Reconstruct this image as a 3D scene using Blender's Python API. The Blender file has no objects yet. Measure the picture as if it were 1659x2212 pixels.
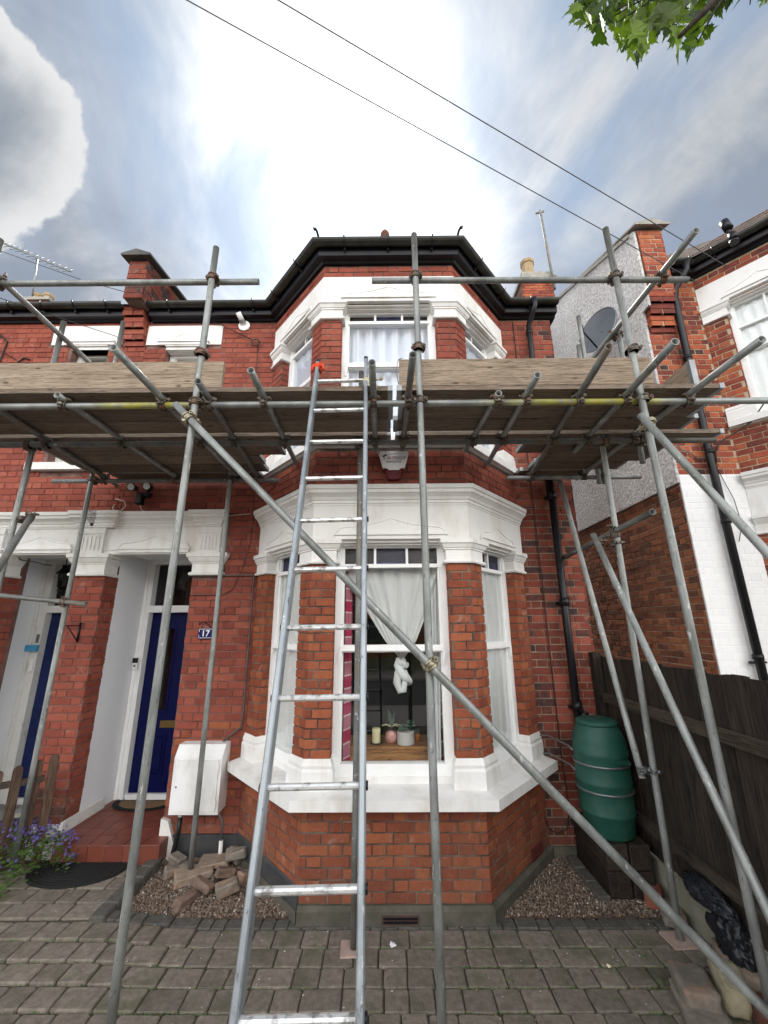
import bpy, math, random
from mathutils import Vector, Matrix, noise as mnoise
R = math.radians
sc = bpy.context.scene
C = sc.collection
rnd = random.Random(17)

# ------------------------------------------------------------------ camera
def cam_axes(y, p, r):
    cy, sy, cp, sp, cr, sr = math.cos(y), math.sin(y), math.cos(p), math.sin(p), math.cos(r), math.sin(r)
    F = Vector((sy*cp, cy*cp, sp)); R0 = Vector((cy, -sy, 0)); U0 = R0.cross(F)
    return R0*cr + U0*sr, -R0*sr + U0*cr, F
CR_, CU_, CF_ = cam_axes(R(-.2716), R(15.58), R(-.322))
CAM = Vector((0, 0, 2.1))
cd = bpy.data.cameras.new('camera'); co = bpy.data.objects.new('camera', cd); C.objects.link(co)
m = Matrix((CR_, CU_, -CF_)).transposed().to_4x4(); m.translation = CAM; co.matrix_world = m
cd.sensor_fit = 'HORIZONTAL'; cd.sensor_width = 36; cd.lens = 887/1659*36; cd.clip_start = .05; cd.clip_end = 500
sc.camera = co
FPX = 887.0

# ------------------------------------------------------------------ light, sky, exposure
SUN = (CF_*FPX + CR_*(760-829.5) - CU_*(470-1106)).normalized()     # the glare behind the cloud above the roof
sun_el = math.asin(SUN.z); sun_az = math.atan2(SUN.x, SUN.y)
sd = bpy.data.lights.new('sun', 'SUN'); sd.energy = 1.3; sd.angle = R(14); sd.color = (1, .95, .88)
so = bpy.data.objects.new('sun', sd); C.objects.link(so); so.rotation_euler = SUN.to_track_quat('Z', 'Y').to_euler()
so.location = (0, 8, 14)
w = bpy.data.worlds.new('World'); sc.world = w; w.use_nodes = True
class NT:
    """tiny helper to wire node trees"""
    def __init__(s, nt): s.nt = nt; nt.nodes.clear()
    def n(s, t, **k):
        nd = s.nt.nodes.new(t)
        for a, b in k.items(): setattr(nd, a, b)
        return nd
    def l(s, a, b): s.nt.links.new(a, b)
    def setin(s, sock, v):
        if hasattr(v, 'links') or isinstance(v, bpy.types.NodeSocket): s.l(v, sock)
        else: sock.default_value = v
    def math(s, op, a, b=None, c=None, clamp=False):
        nd = s.n('ShaderNodeMath', operation=op, use_clamp=clamp); s.setin(nd.inputs[0], a)
        if b is not None: s.setin(nd.inputs[1], b)
        if c is not None: s.setin(nd.inputs[2], c)
        return nd.outputs[0]
    def vm(s, op, a, b=None, scale=None):
        nd = s.n('ShaderNodeVectorMath', operation=op); s.setin(nd.inputs[0], a)
        if b is not None: s.setin(nd.inputs[1], b)
        if scale is not None: s.setin(nd.inputs[3], scale)
        return nd.outputs['Value'] if op in ('DOT_PRODUCT', 'LENGTH') else nd.outputs['Vector']
    def mapr(s, v, a, b, c=0., d=1., smooth=False):
        nd = s.n('ShaderNodeMapRange'); nd.interpolation_type = 'SMOOTHSTEP' if smooth else 'LINEAR'
        s.setin(nd.inputs[0], v); s.setin(nd.inputs[1], a); s.setin(nd.inputs[2], b); s.setin(nd.inputs[3], c); s.setin(nd.inputs[4], d)
        return nd.outputs[0]
    def noise(s, vec, scale=5, detail=5, rough=.55, dist=0):
        nd = s.n('ShaderNodeTexNoise'); s.setin(nd.inputs['Vector'], vec); nd.inputs['Scale'].default_value = scale
        nd.inputs['Detail'].default_value = detail; nd.inputs['Roughness'].default_value = rough; nd.inputs['Distortion'].default_value = dist
        return nd.outputs[0]
    def mix(s, f, a, b, mode='MIX'):
        nd = s.n('ShaderNodeMix', data_type='RGBA', blend_type=mode); s.setin(nd.inputs[0], f)
        for i, v in ((6, a), (7, b)):
            if isinstance(v, tuple) and len(v) == 3: v = v + (1,)
            s.setin(nd.inputs[i], v)
        return nd.outputs[2]
    def ramp(s, f, stops):
        nd = s.n('ShaderNodeValToRGB'); s.setin(nd.inputs[0], f); cr = nd.color_ramp
        while len(cr.elements) < len(stops): cr.elements.new(.5)
        for e, (p, c) in zip(cr.elements, stops): e.position = p; e.color = tuple(c) + (1,)
        return nd.outputs[0]
    def comb(s, x, y, z):
        nd = s.n('ShaderNodeCombineXYZ'); s.setin(nd.inputs[0], x); s.setin(nd.inputs[1], y); s.setin(nd.inputs[2], z); return nd.outputs[0]
    def sep(s, v):
        nd = s.n('ShaderNodeSeparateXYZ'); s.setin(nd.inputs[0], v); return nd.outputs

def build_world():
    T = NT(w.node_tree); out = T.n('ShaderNodeOutputWorld')
    sky = T.n('ShaderNodeTexSky', sky_type='NISHITA'); sky.sun_disc = False; sky.sun_elevation = sun_el; sky.sun_rotation = sun_az
    b1 = T.n('ShaderNodeBackground'); b1.inputs[1].default_value = .05; T.l(sky.outputs[0], b1.inputs[0])
    d = T.n('ShaderNodeTexCoord').outputs['Generated']; x, y, z = T.sep(d)
    zz = T.math('ADD', T.math('MAXIMUM', z, 0.), .25)
    px, py = T.math('DIVIDE', x, zz), T.math('DIVIDE', y, zz)
    # streaky high cloud, drawn out along one wind direction
    a = R(28); ca, sa = math.cos(a), math.sin(a)
    u = T.math('ADD', T.math('MULTIPLY', px, ca), T.math('MULTIPLY', py, sa)); v = T.math('ADD', T.math('MULTIPLY', px, -sa), T.math('MULTIPLY', py, ca))
    hi = T.noise(T.comb(T.math('MULTIPLY', u, 1.9), T.math('MULTIPLY', v, 1.25), 14.6), 1.5, 9, .55, .55)
    lo = T.noise(T.comb(u, T.math('MULTIPLY', v, .7), 31.7), 2.0, 8, .55, .35)
    big = T.noise(T.comb(u, v, 4.3), .8, 3, .5, .2)
    dot = T.vm('DOT_PRODUCT', d, tuple(SUN)); glow = T.math('POWER', T.math('MAXIMUM', dot, 0.), 9.); core = T.math('POWER', T.math('MAXIMUM', dot, 0.), 34.)
    veil = T.mapr(T.math('ADD', hi, T.math('MULTIPLY', T.math('SUBTRACT', big, .5), .7)), .41, .66, 0., 1., True)      # thin veil: bluish where it is thinnest
    cover = T.mapr(veil, 0., 1., .8, 1.)
    thick = T.mapr(T.math('ADD', T.math('MULTIPLY', lo, .7), T.math('MULTIPLY', T.noise(T.comb(u, v, 2.2), 4.5, 8, .6, .6), .3)), .42, .62, 0., 1., True)
    thick = T.math('MULTIPLY', thick, T.math('SUBTRACT', 1., core, clamp=True))
    ccol = T.mix(thick, T.mix(veil, (.50, .68, .90), (1.15, 1.17, 1.19)), (.52, .60, .73))
    ccol = T.mix(T.mapr(dot, .45, -.2), ccol, (1.0, .985, .965))
    lum = T.math('ADD', T.mapr(dot, .45, -.4, CLOUD, CLOUD*BACK_SKY_BOOST), T.math('ADD', T.math('MULTIPLY', glow, .04), T.math('MULTIPLY', core, T.mapr(hi, .36, .64, .12, .5))))   # sky behind camera boosted past real front-lit cloud, added to light the facade
    # one heavy cumulus low to the left of the glare, dark body with a lit rim
    e1, e2, e3 = CR_, CU_, CF_
    c3 = T.math('MAXIMUM', T.vm('DOT_PRODUCT', d, tuple(e3)), .02)
    cu, cv = T.math('DIVIDE', T.vm('DOT_PRODUCT', d, tuple(e1)), c3), T.math('DIVIDE', T.vm('DOT_PRODUCT', d, tuple(e2)), c3)
    wob = T.math('MULTIPLY', T.math('SUBTRACT', T.noise(T.comb(cu, cv, 1.3), 2.1, 9, .58, .3), .5), .7)
    wob = T.math('ADD', wob, T.math('MULTIPLY', T.math('SUBTRACT', T.noise(T.comb(cu, cv, 8.8), 8., 6, .55, .2), .5), .10))
    ex = T.math('DIVIDE', T.math('ADD', cu, 1.12), .40); ey = T.math('DIVIDE', T.math('SUBTRACT', cv, .98), .36)
    ey2 = T.math('ADD', ey, T.math('MULTIPLY', ex, .35))
    rr = T.math('ADD', T.math('SQRT', T.math('ADD', T.math('MULTIPLY', ex, ex), T.math('MULTIPLY', ey2, ey2))), wob)
    front = T.mapr(T.vm('DOT_PRODUCT', d, tuple(e3)), .15, .3)
    body = T.math('MULTIPLY', T.mapr(rr, 1.0, .955, 0., 1., True), front)
    rim = T.mapr(rr, .52, .97, 0., 1., True)
    bcol = T.mix(rim, T.mix(T.mapr(T.noise(T.comb(cu, cv, 5.3), 2.2, 6, .5), .35, .7), (.42, .49, .58), (.76, .82, .9)), (1.32, 1.33, 1.34))
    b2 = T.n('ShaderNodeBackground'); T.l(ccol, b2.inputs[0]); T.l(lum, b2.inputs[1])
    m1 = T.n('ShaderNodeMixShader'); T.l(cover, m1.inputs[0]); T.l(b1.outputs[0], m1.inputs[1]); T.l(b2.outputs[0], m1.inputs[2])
    b3 = T.n('ShaderNodeBackground'); T.l(bcol, b3.inputs[0]); b3.inputs[1].default_value = .155
    m2 = T.n('ShaderNodeMixShader'); T.l(body, m2.inputs[0]); T.l(m1.outputs[0], m2.inputs[1]); T.l(b3.outputs[0], m2.inputs[2])
    T.l(m2.outputs[0], out.inputs[0])
CLOUD = .142; BACK_SKY_BOOST = 11.0  # second value: added multiplier for sky behind the camera, brightens the house front
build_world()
vs = sc.view_settings; vs.view_transform = 'Standard'; vs.look = 'None'; vs.gamma = 1; vs.use_curve_mapping = False; vs.exposure = 2.02

# ------------------------------------------------------------------ mesh helpers
class MB:
    def __init__(s): s.v = []; s.f = []; s.sm = []; s.mi = []
    def add(s, vs_, fs, smooth=False, mi=0):
        o = len(s.v); s.v += [tuple(p) for p in vs_]
        for f in fs: s.f.append(tuple(i+o for i in f)); s.sm.append(smooth); s.mi.append(mi)
        return s
    def hexa(s, p, mi=0):     # p: bottom 4 ccw, top 4 ccw
        return s.add(p, [(3,2,1,0),(4,5,6,7),(0,1,5,4),(1,2,6,5),(2,3,7,6),(3,0,4,7)], False, mi)
    def box(s, x0, x1, y0, y1, z0, z1, mi=0):
        return s.hexa([(x0,y0,z0),(x1,y0,z0),(x1,y1,z0),(x0,y1,z0),(x0,y0,z1),(x1,y0,z1),(x1,y1,z1),(x0,y1,z1)], mi)
    def obox(s, c, sx, sy, sz, rz=0, ry=0, rx=0, jit=0, bev=0, mi=0):
        M_ = Matrix.Translation(c) @ Matrix.Rotation(rz,4,'Z') @ Matrix.Rotation(ry,4,'Y') @ Matrix.Rotation(rx,4,'X')
        if bev:
            vv, ff = bevbox(sx, sy, sz, bev, jit); return s.add([M_ @ Vector(p) for p in vv], ff, False, mi)
        h = [(-1,-1,-1),(1,-1,-1),(1,1,-1),(-1,1,-1),(-1,-1,1),(1,-1,1),(1,1,1),(-1,1,1)]
        return s.hexa([M_ @ Vector((a*sx/2+rnd.uniform(-jit,jit), b*sy/2+rnd.uniform(-jit,jit), c_*sz/2+rnd.uniform(-jit,jit))) for a,b,c_ in h], mi)
    def fb(s, F, s0, s1, z0, z1, d0, d1, mi=0):
        p = F.p
        return s.hexa([p(s0,z0,d1),p(s1,z0,d1),p(s1,z0,d0),p(s0,z0,d0),p(s0,z1,d1),p(s1,z1,d1),p(s1,z1,d0),p(s0,z1,d0)], mi)
    def tube(s, pts, r, n=12, caps=True, hollow=0, mi=0, r2=None):
        pts = [Vector(p) for p in pts]; rings = []; N = len(pts); o = len(s.v)
        t0 = (pts[1]-pts[0]).normalized(); ref = Vector((0,0,1)) if abs(t0.z) < .9 else Vector((1,0,0)); a = t0.cross(ref).normalized()
        for i, p in enumerate(pts):
            t = ((pts[min(i+1,N-1)]-p).normalized() + (p-pts[max(i-1,0)]).normalized()).normalized()
            a = (a - t*a.dot(t)).normalized(); b = t.cross(a)
            rr = r if not callable(r) else r(i/(N-1))
            rings.append((p, a.copy(), b, rr, t))
        for p, a_, b, rr, t in rings:
            s.v += [tuple(p + (a_*math.cos(2*math.pi*k/n) + b*math.sin(2*math.pi*k/n))*rr) for k in range(n)]
        for i in range(N-1):
            for k in range(n):
                s.f.append((o+i*n+k, o+i*n+(k+1)%n, o+(i+1)*n+(k+1)%n, o+(i+1)*n+k)); s.sm.append(True); s.mi.append(mi)
        if hollow:
            for e, sg in ((0, 1), (N-1, -1)):
                p, a_, b, rr, t = rings[e]; ri = rr-hollow; q = len(s.v)
                for k in range(n):
                    dv = a_*math.cos(2*math.pi*k/n) + b*math.sin(2*math.pi*k/n)
                    s.v.append(tuple(p+dv*ri)); s.v.append(tuple(p+dv*ri+t*sg*.14))
                for k in range(n):
                    k2 = (k+1) % n; oo = o+e*n
                    s.f += [(oo+k, q+2*k, q+2*k2, oo+k2), (q+2*k, q+2*k+1, q+2*k2+1, q+2*k2)]; s.sm += [False, True]; s.mi += [mi, mi]
                s.f.append(tuple(q+2*k+1 for k in range(n))); s.sm.append(False); s.mi.append(mi)
        elif caps:
            s.f.append(tuple(o+k for k in reversed(range(n)))); s.f.append(tuple(o+(N-1)*n+k for k in range(n))); s.sm += [False]*2; s.mi += [mi]*2
        return s
    def sweep(s, path, prof, mi=0, smooth=False):
        """mould with profile (outward offset, z) along a plan polyline; outward = right-hand side of travel"""
        P = [Vector(p) for p in path]; P = [p for i, p in enumerate(P) if i == 0 or (p-P[i-1]).length > 1e-4]
        n = len(prof); o = len(s.v); N = len(P)
        for i, p in enumerate(P):
            ns = []
            if i > 0: d = (p-P[i-1]).normalized(); ns.append(Vector((d.y, -d.x)))
            if i < N-1: d = (P[i+1]-p).normalized(); ns.append(Vector((d.y, -d.x)))
            if len(ns) == 2: mm = (ns[0]+ns[1]).normalized(); mm = mm/mm.dot(ns[0])
            else: mm = ns[0]
            for off, z in prof: q = p+mm*off; s.v.append((q.x, q.y, z))
        for i in range(N-1):
            for k in range(n):
                s.f.append((o+i*n+k, o+(i+1)*n+k, o+(i+1)*n+(k+1)%n, o+i*n+(k+1)%n)); s.sm.append(smooth); s.mi.append(mi)
        s.f.append(tuple(o+k for k in range(n))); s.f.append(tuple(o+(N-1)*n+k for k in reversed(range(n)))); s.sm += [False]*2; s.mi += [mi]*2
        return s
    def lathe(s, c, prof, n=24, mi=0, smooth=True, closed=False):
        o = len(s.v); m_ = len(prof)
        for r_, z in prof: s.v += [(c[0]+r_*math.cos(2*math.pi*k/n), c[1]+r_*math.sin(2*math.pi*k/n), c[2]+z) for k in range(n)]
        for i in range(m_-1):
            for k in range(n): s.f.append((o+i*n+k, o+i*n+(k+1)%n, o+(i+1)*n+(k+1)%n, o+(i+1)*n+k)); s.sm.append(smooth); s.mi.append(mi)
        s.f.append(tuple(o+k for k in reversed(range(n)))); s.f.append(tuple(o+(m_-1)*n+k for k in range(n))); s.sm += [False]*2; s.mi += [mi]*2
        return s
    def prism(s, F, poly, d0, d1, mi=0):
        n = len(poly); o = len(s.v)
        for d in (d0, d1): s.v += [tuple(F.p(a, b, d)) for a, b in poly]
        s.f.append(tuple(o+n+k for k in range(n))); s.f.append(tuple(o+k for k in reversed(range(n)))); s.sm += [False]*2; s.mi += [mi]*2
        for k in range(n): s.f.append((o+k, o+(k+1)%n, o+n+(k+1)%n, o+n+k)); s.sm.append(False); s.mi.append(mi)
        return s
    def grid(s, fn, nu, nv, mi=0, smooth=True):
        o = len(s.v)
        for j in range(nv+1):
            for i in range(nu+1): s.v.append(tuple(fn(i/nu, j/nv)))
        for j in range(nv):
            for i in range(nu): a = o+j*(nu+1)+i; s.f.append((a, a+1, a+nu+2, a+nu+1)); s.sm.append(smooth); s.mi.append(mi)
        return s
    def mesh(s, name, mats, off=Vector((0,0,0))):
        me = bpy.data.meshes.new(name); me.from_pydata([tuple(Vector(p)-off) for p in s.v], [], s.f)
        me.polygons.foreach_set('use_smooth', s.sm); me.polygons.foreach_set('material_index', s.mi)
        for q in (mats if isinstance(mats, (list, tuple)) else [mats]): me.materials.append(q)
        me.update(); return me
    def build(s, name, mats, parent=None, **tags):
        off = base(parent); o = bpy.data.objects.new(name, s.mesh(name, mats, off)); C.objects.link(o); o.parent = parent
        return tag(o, **tags)
def bevbox(sx, sy, sz, b, jit=0):
    vv = []
    for zs, zi in ((-1,0),(1,0)):
        for ax, ay in ((-1,-1),(1,-1),(1,1),(-1,1)):
            x, y, z = ax*sx/2, ay*sy/2, zs*sz/2
            jx, jy, jz = (rnd.uniform(-jit,jit) for _ in range(3))
            vv += [(x-ax*b+jx, y-ay*b+jy, z+jz), (x+jx, y-ay*b+jy, z-zs*b+jz), (x-ax*b+jx, y+jy, z-zs*b+jz)]
    I = lambda k, t: 3*k+t
    ff = [(I(3,0),I(2,0),I(1,0),I(0,0)), (I(4,0),I(5,0),I(6,0),I(7,0))]
    for a in range(4):
        b2 = (a+1) % 4; lo, lo2, hi, hi2 = a, b2, a+4, b2+4; t = 2 if a % 2 == 0 else 1; t2 = t
        ff.append((I(lo,t),I(lo2,t2),I(hi2,t2),I(hi,t)))
        ff.append((I(lo,0),I(lo2,0),I(lo2,t),I(lo,t))); ff.append((I(hi,t),I(hi2,t),I(hi2,0),I(hi,0)))
        o = 1 if t == 2 else 2
        ff.append((I(lo,o),I(lo,t),I(hi,t),I(hi,o)))
        ff.append((I(lo,0),I(lo,1),I(lo,2)) if a%2==0 else (I(lo,0),I(lo,2),I(lo,1))); ff.append((I(hi,0),I(hi,2),I(hi,1)) if a%2==0 else (I(hi,0),I(hi,1),I(hi,2)))
    return vv, ff
BASE = {}
def base(p):
    v = Vector((0,0,0))
    while p is not None: v = v + p.location; p = p.parent
    return v
def tag(o, label=None, cat=None, group=None, kind=None):
    if label: o['label'] = label
    if cat: o['category'] = cat
    if group: o['group'] = group
    if kind: o['kind'] = kind
    return o
def thing(name, label, cat, loc, group=None):
    o = bpy.data.objects.new(name, None); C.objects.link(o); o.location = loc; o.empty_display_size = .1
    return tag(o, label, cat, group)
def copyob(o, parent=None, loc=None, rot=None, scale=None):
    c = o.copy(); C.objects.link(c); c.parent = parent
    if loc is not None: c.location = loc
    if rot is not None: c.rotation_euler = rot
    if scale is not None: c.scale = scale
    return c
class Fr:
    """wall frame: s along the wall, z up, d outwards"""
    def __init__(s, O, U):
        s.O = Vector(O); s.U = Vector(U).normalized(); s.N = Vector((s.U.y, -s.U.x))
    def p(s, a, z, d=0): q = s.O + s.U*a + s.N*d; return Vector((q.x, q.y, z))

# ------------------------------------------------------------------ materials
def mat(name, c1, c2=None, scale=6, rough=.75, metal=0, bump=0, bscale=60, st=(1,1,1), lo=.35, hi=.68, c3=None, s3=2, spec=.4, isl=0, detail=6, rvar=0, objc=False, coat=0):
    m = bpy.data.materials.new(name); m.use_nodes = True; T = NT(m.node_tree); out = T.n('ShaderNodeOutputMaterial'); b = T.n('ShaderNodeBsdfPrincipled')
    T.l(b.outputs[0], out.inputs[0]); b.inputs['Metallic'].default_value = metal; b.inputs['Roughness'].default_value = rough; b.inputs['Specular IOR Level'].default_value = spec
    if coat: b.inputs['Coat Weight'].default_value = coat; b.inputs['Coat Roughness'].default_value = .15
    g = T.n('ShaderNodeNewGeometry')
    pos = T.n('ShaderNodeTexCoord').outputs['Object'] if objc else g.outputs['Position']
    vec = T.vm('MULTIPLY', pos, tuple(st))
    if isl:
        rn = T.math('FRACT', T.math('ADD', g.outputs['Random Per Island'], T.n('ShaderNodeObjectInfo').outputs['Random']))
        vec = T.vm('ADD', vec, T.comb(T.math('MULTIPLY', rn, 37.), T.math('MULTIPLY', rn, 19.), 0.))
    col = c1
    f = T.mapr(T.noise(vec, scale, detail, .6), lo, hi)
    if c2: col = T.mix(f, c1, c2)
    if c3: col = T.mix(T.mapr(T.noise(vec, s3, 5, .6), .5, .72), col, c3)
    if name.startswith(('galv','old_galv','ladder')): col = T.mix(T.math('MULTIPLY', T.mapr(T.noise(vec, 34, 3, .6), .64, .70), .7), col, (.62,.62,.59)); col = T.mix(T.math('MULTIPLY', T.mapr(T.noise(vec, 60, 3, .7), .38, .33), .7), col, (.07,.065,.06))
    if isl: col = T.mix(1., col, T.ramp(rn, [(0, (1-isl,)*3), (1, (1+isl*.6,)*3)]), 'MULTIPLY')
    T.setin(b.inputs['Base Color'], col if not isinstance(col, tuple) else col + (1,))
    if rvar: T.setin(b.inputs['Roughness'], T.mapr(f, 0, 1, rough-rvar, rough+rvar))
    if bump:
        bn = T.n('ShaderNodeBump'); bn.inputs['Strength'].default_value = bump; bn.inputs['Distance'].default_value = .01
        T.l(T.noise(vec, bscale, 6, .65), bn.inputs['Height']); T.l(bn.outputs[0], b.inputs['Normal'])
    return m
def brickmat(name, stops, stain=(.06,.03,.025), sf=.5, rough=.85, bump=.35):
    m = bpy.data.materials.new(name); m.use_nodes = True; T = NT(m.node_tree); out = T.n('ShaderNodeOutputMaterial'); b = T.n('ShaderNodeBsdfPrincipled'); T.l(b.outputs[0], out.inputs[0])
    g = T.n('ShaderNodeNewGeometry'); rn = T.math('FRACT', T.math('ADD', g.outputs['Random Per Island'], T.n('ShaderNodeObjectInfo').outputs['Random']))
    pos = g.outputs['Position']; n1 = T.noise(pos, 14, 6, .65); n2 = T.noise(pos, 2.3, 5, .6); n3 = T.noise(pos, 70, 4, .6)
    v = T.math('ADD', T.math('MULTIPLY', rn, .75), T.math('MULTIPLY', T.math('SUBTRACT', n1, .42), .9), clamp=True)
    col = T.ramp(v, stops)
    col = T.mix(T.math('MULTIPLY', T.mapr(n2, .48, .75), sf), col, stain)
    col = T.mix(T.math('MULTIPLY', T.mapr(n3, .58, .75), .35), col, (.45, .2, .13))
    col = T.mix(T.math('MULTIPLY', T.mapr(n3, .42, .25), .5), col, stain)
    zz_ = T.sep(pos)[2]; dm = T.math('MULTIPLY', T.mapr(zz_, .75, .05), T.mapr(T.noise(pos, 3.5, 5, .6), .35, .6)); col = T.mix(T.math('MULTIPLY', dm, .6), col, (.13,.075,.05))
    sl = T.math('MULTIPLY', T.mapr(zz_, 1.1, .3), T.mapr(T.noise(pos, 8., 6, .7), .62, .72)); col = T.mix(T.math('MULTIPLY', sl, .55), col, (.42,.34,.28))
    n4 = T.noise(pos, 6.5, 7, .7, .8); col = T.mix(T.math('MULTIPLY', T.mapr(n4, .60, .68), .45), col, (.33,.27,.22)); col = T.mix(T.math('MULTIPLY', T.mapr(n4, .36, .30), .55), col, (.04,.025,.022))
    T.l(col, b.inputs['Base Color']); b.inputs['Roughness'].default_value = rough; b.inputs['Specular IOR Level'].default_value = .15
    bn = T.n('ShaderNodeBump'); bn.inputs['Strength'].default_value = bump; bn.inputs['Distance'].default_value = .008; T.l(T.math('ADD', n1, n3), bn.inputs['Height']); T.l(bn.outputs[0], b.inputs['Normal'])
    return m
B_ORANGE = brickmat('brick_orange', [(0,(.185,.05,.03)),(.25,(.24,.067,.036)),(.6,(.29,.085,.042)),(.85,(.335,.11,.05)),(1,(.22,.06,.034))], sf=.35)
B_RED = brickmat('brick_red', [(0,(.185,.048,.034)),(.3,(.245,.062,.042)),(.6,(.285,.076,.05)),(1,(.32,.10,.063))], sf=.3)
B_DARK = brickmat('brick_brown', [(0,(.035,.024,.025)),(.22,(.07,.04,.038)),(.35,(.14,.04,.03)),(.7,(.2,.05,.032)),(1,(.24,.062,.038))], sf=.4)
B_STOCK = brickmat('brick_stock', [(0,(.1,.045,.03)),(.3,(.2,.075,.042)),(.6,(.29,.105,.05)),(1,(.36,.15,.07))], stain=(.09,.045,.03), sf=.5, bump=.8)
B_MIX = brickmat('brick_mixed', [(0,(.1,.035,.03)),(.25,(.2,.05,.035)),(.6,(.34,.085,.045)),(1,(.42,.15,.06))], sf=.3)
B_WHITE = mat('painted_brick', (.74,.745,.74), (.79,.79,.78), 5, .7, bump=.3, bscale=60, isl=.015)
MORT = mat('mortar_dark', (.045,.035,.03), (.21,.165,.13), 5, .95, bump=.4)
MORT_P = mat('mortar_pale', (.36,.28,.19), (.47,.38,.27), 20, .95, bump=.4)
MORT_R = mat('mortar_red', (.09,.04,.033), (.22,.13,.105), 6, .95, bump=.3)
WHITE = mat('white_masonry_paint', (.77,.76,.735), (.71,.70,.67), 2.2, .62, bump=.3, bscale=70, lo=.5, hi=.8, c3=(.62,.59,.53), s3=4.5, st=(1,1,.35))
WHITE_W = mat('white_gloss_wood', (.85,.86,.85), (.81,.81,.79), 6, .35, spec=.5, bump=.03)
WHITE_OLD = mat('weathered_white_paint', (.68,.67,.63), (.5,.47,.42), 9, .6, bump=.2, lo=.55, hi=.8)
PLASTER = mat('grey_white_plaster', (.76,.77,.78), (.72,.73,.745), 1.5, .8, bump=.15, bscale=120)
BLACK = mat('black_gloss_paint', (.006,.006,.009), (.01,.01,.014), 8, .4, spec=.22, bump=.05)
BLACKP = mat('black_plastic', (.006,.006,.008), (.012,.012,.014), 8, .36, spec=.3)
MOSSY = mat('mossy_gutter', (.014,.014,.014), (.06,.057,.03), 9, lo=.45, hi=.8, rough=.5) if False else mat('mossy_gutter', (.006,.006,.006), (.03,.028,.015), 9, .5, bump=.1)
GALV = mat('galvanised_steel', (.19,.2,.19), (.33,.345,.33), 9, .5, metal=.35, bump=.12, bscale=30, c3=(.13,.135,.12), s3=5, rvar=.1, st=(1,1,.35))
GALV_D = mat('old_galvanised_steel', (.13,.135,.13), (.22,.225,.215), 7, .6, metal=.4, bump=.15, bscale=30, c3=(.2,.14,.08), s3=6, rvar=.1)
ALU = mat('ladder_aluminium', (.22,.245,.26), (.34,.37,.39), 12, .4, metal=.4, bump=.05, st=(1,1,.2), rvar=.1)
RUNG = mat('worn_aluminium', (.75,.75,.74), (.3,.29,.27), 22, .35, metal=.6, bump=.3, bscale=40, lo=.5, hi=.62)
RUST = mat('rusty_steel', (.085,.07,.055), (.22,.19,.15), 26, .55, metal=.5, c3=(.15,.06,.03), s3=12, bump=.3)
BRASSY = mat('plated_coupler', (.42,.38,.27), (.2,.17,.11), 30, .45, metal=.7, bump=.3)
def woodmat(name, a, b, c, st, rough=.8, bump=.5):
    m = bpy.data.materials.new(name); m.use_nodes = True; T = NT(m.node_tree); out = T.n('ShaderNodeOutputMaterial'); p = T.n('ShaderNodeBsdfPrincipled'); T.l(p.outputs[0], out.inputs[0])
    g = T.n('ShaderNodeNewGeometry'); oi = T.n('ShaderNodeObjectInfo').outputs['Random']; rn = T.math('FRACT', T.math('ADD', g.outputs['Random Per Island'], oi))
    v = T.vm('ADD', T.vm('MULTIPLY', g.outputs['Position'], st), T.comb(T.math('MULTIPLY', rn, 31.), T.math('MULTIPLY', rn, 17.), T.math('MULTIPLY', rn, 11.)))
    n1 = T.noise(v, 1., 8, .65, 1.2); n2 = T.noise(T.vm('MULTIPLY', v, (2.2,2.2,2.2)), 2., 6, .6, .6); n3 = T.noise(g.outputs['Position'], 2.5, 4, .6)
    col = T.ramp(n1, [(.3, c), (.42, a), (.6, b), (.75, a)])
    kn = T.n('ShaderNodeTexVoronoi'); T.l(T.vm('MULTIPLY', v, tuple((2.2 if q < 3 else .3) for q in st)), kn.inputs['Vector']); kn.inputs['Scale'].default_value = 1.
    col = T.mix(T.mapr(kn.outputs['Distance'], .16, .05), col, tuple(x*.4 for x in c))
    ck = T.noise(T.vm('MULTIPLY', v, tuple((.5 if q < 3 else 1.1) for q in st)), .8, 3, .5, .8); col = T.mix(T.math('MULTIPLY', T.mapr(T.math('ABSOLUTE', T.math('SUBTRACT', ck, .5)), .012, .0), .85), col, tuple(x*.25 for x in c))
    col = T.mix(T.math('MULTIPLY', T.mapr(n2, .5, .36), .7), col, tuple(x*.3 for x in c))
    col = T.mix(T.math('MULTIPLY', T.mapr(n3, .5, .75), .35), col, tuple(x*.45 for x in a))
    col = T.mix(1., col, T.ramp(rn, [(0,(.68,)*3),(1,(1.15,)*3)]), 'MULTIPLY')
    T.l(col, p.inputs['Base Color']); p.inputs['Roughness'].default_value = rough; p.inputs['Specular IOR Level'].default_value = .25
    bn = T.n('ShaderNodeBump'); bn.inputs['Strength'].default_value = bump; bn.inputs['Distance'].default_value = .004; T.l(T.math('ADD', n1, n2), bn.inputs['Height']); T.l(bn.outputs[0], p.inputs['Normal'])
    return m
BOARD = woodmat('scaffold_board_wood', (.33,.25,.175), (.44,.345,.255), (.21,.155,.105), (2.2,44,44))
BOARD_U = woodmat('deck_board_wood', (.17,.13,.095), (.24,.185,.14), (.1,.075,.055), (2.0,40,44))
BOARD_Y = woodmat('board_wood_lengthways', (.33,.24,.165), (.42,.33,.24), (.2,.14,.095), (26,1.6,26))
FENCE = woodmat('dark_fence_wood', (.03,.022,.017), (.055,.042,.031), (.012,.009,.007), (26,26,1.6))
RAIL = woodmat('fence_rail_wood', (.045,.034,.026), (.08,.062,.047), (.02,.014,.011), (26,1.8,26))
SLEEPER = woodmat('sleeper_wood', (.03,.021,.016), (.055,.038,.027), (.012,.009,.007), (20,1.6,20))
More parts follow.
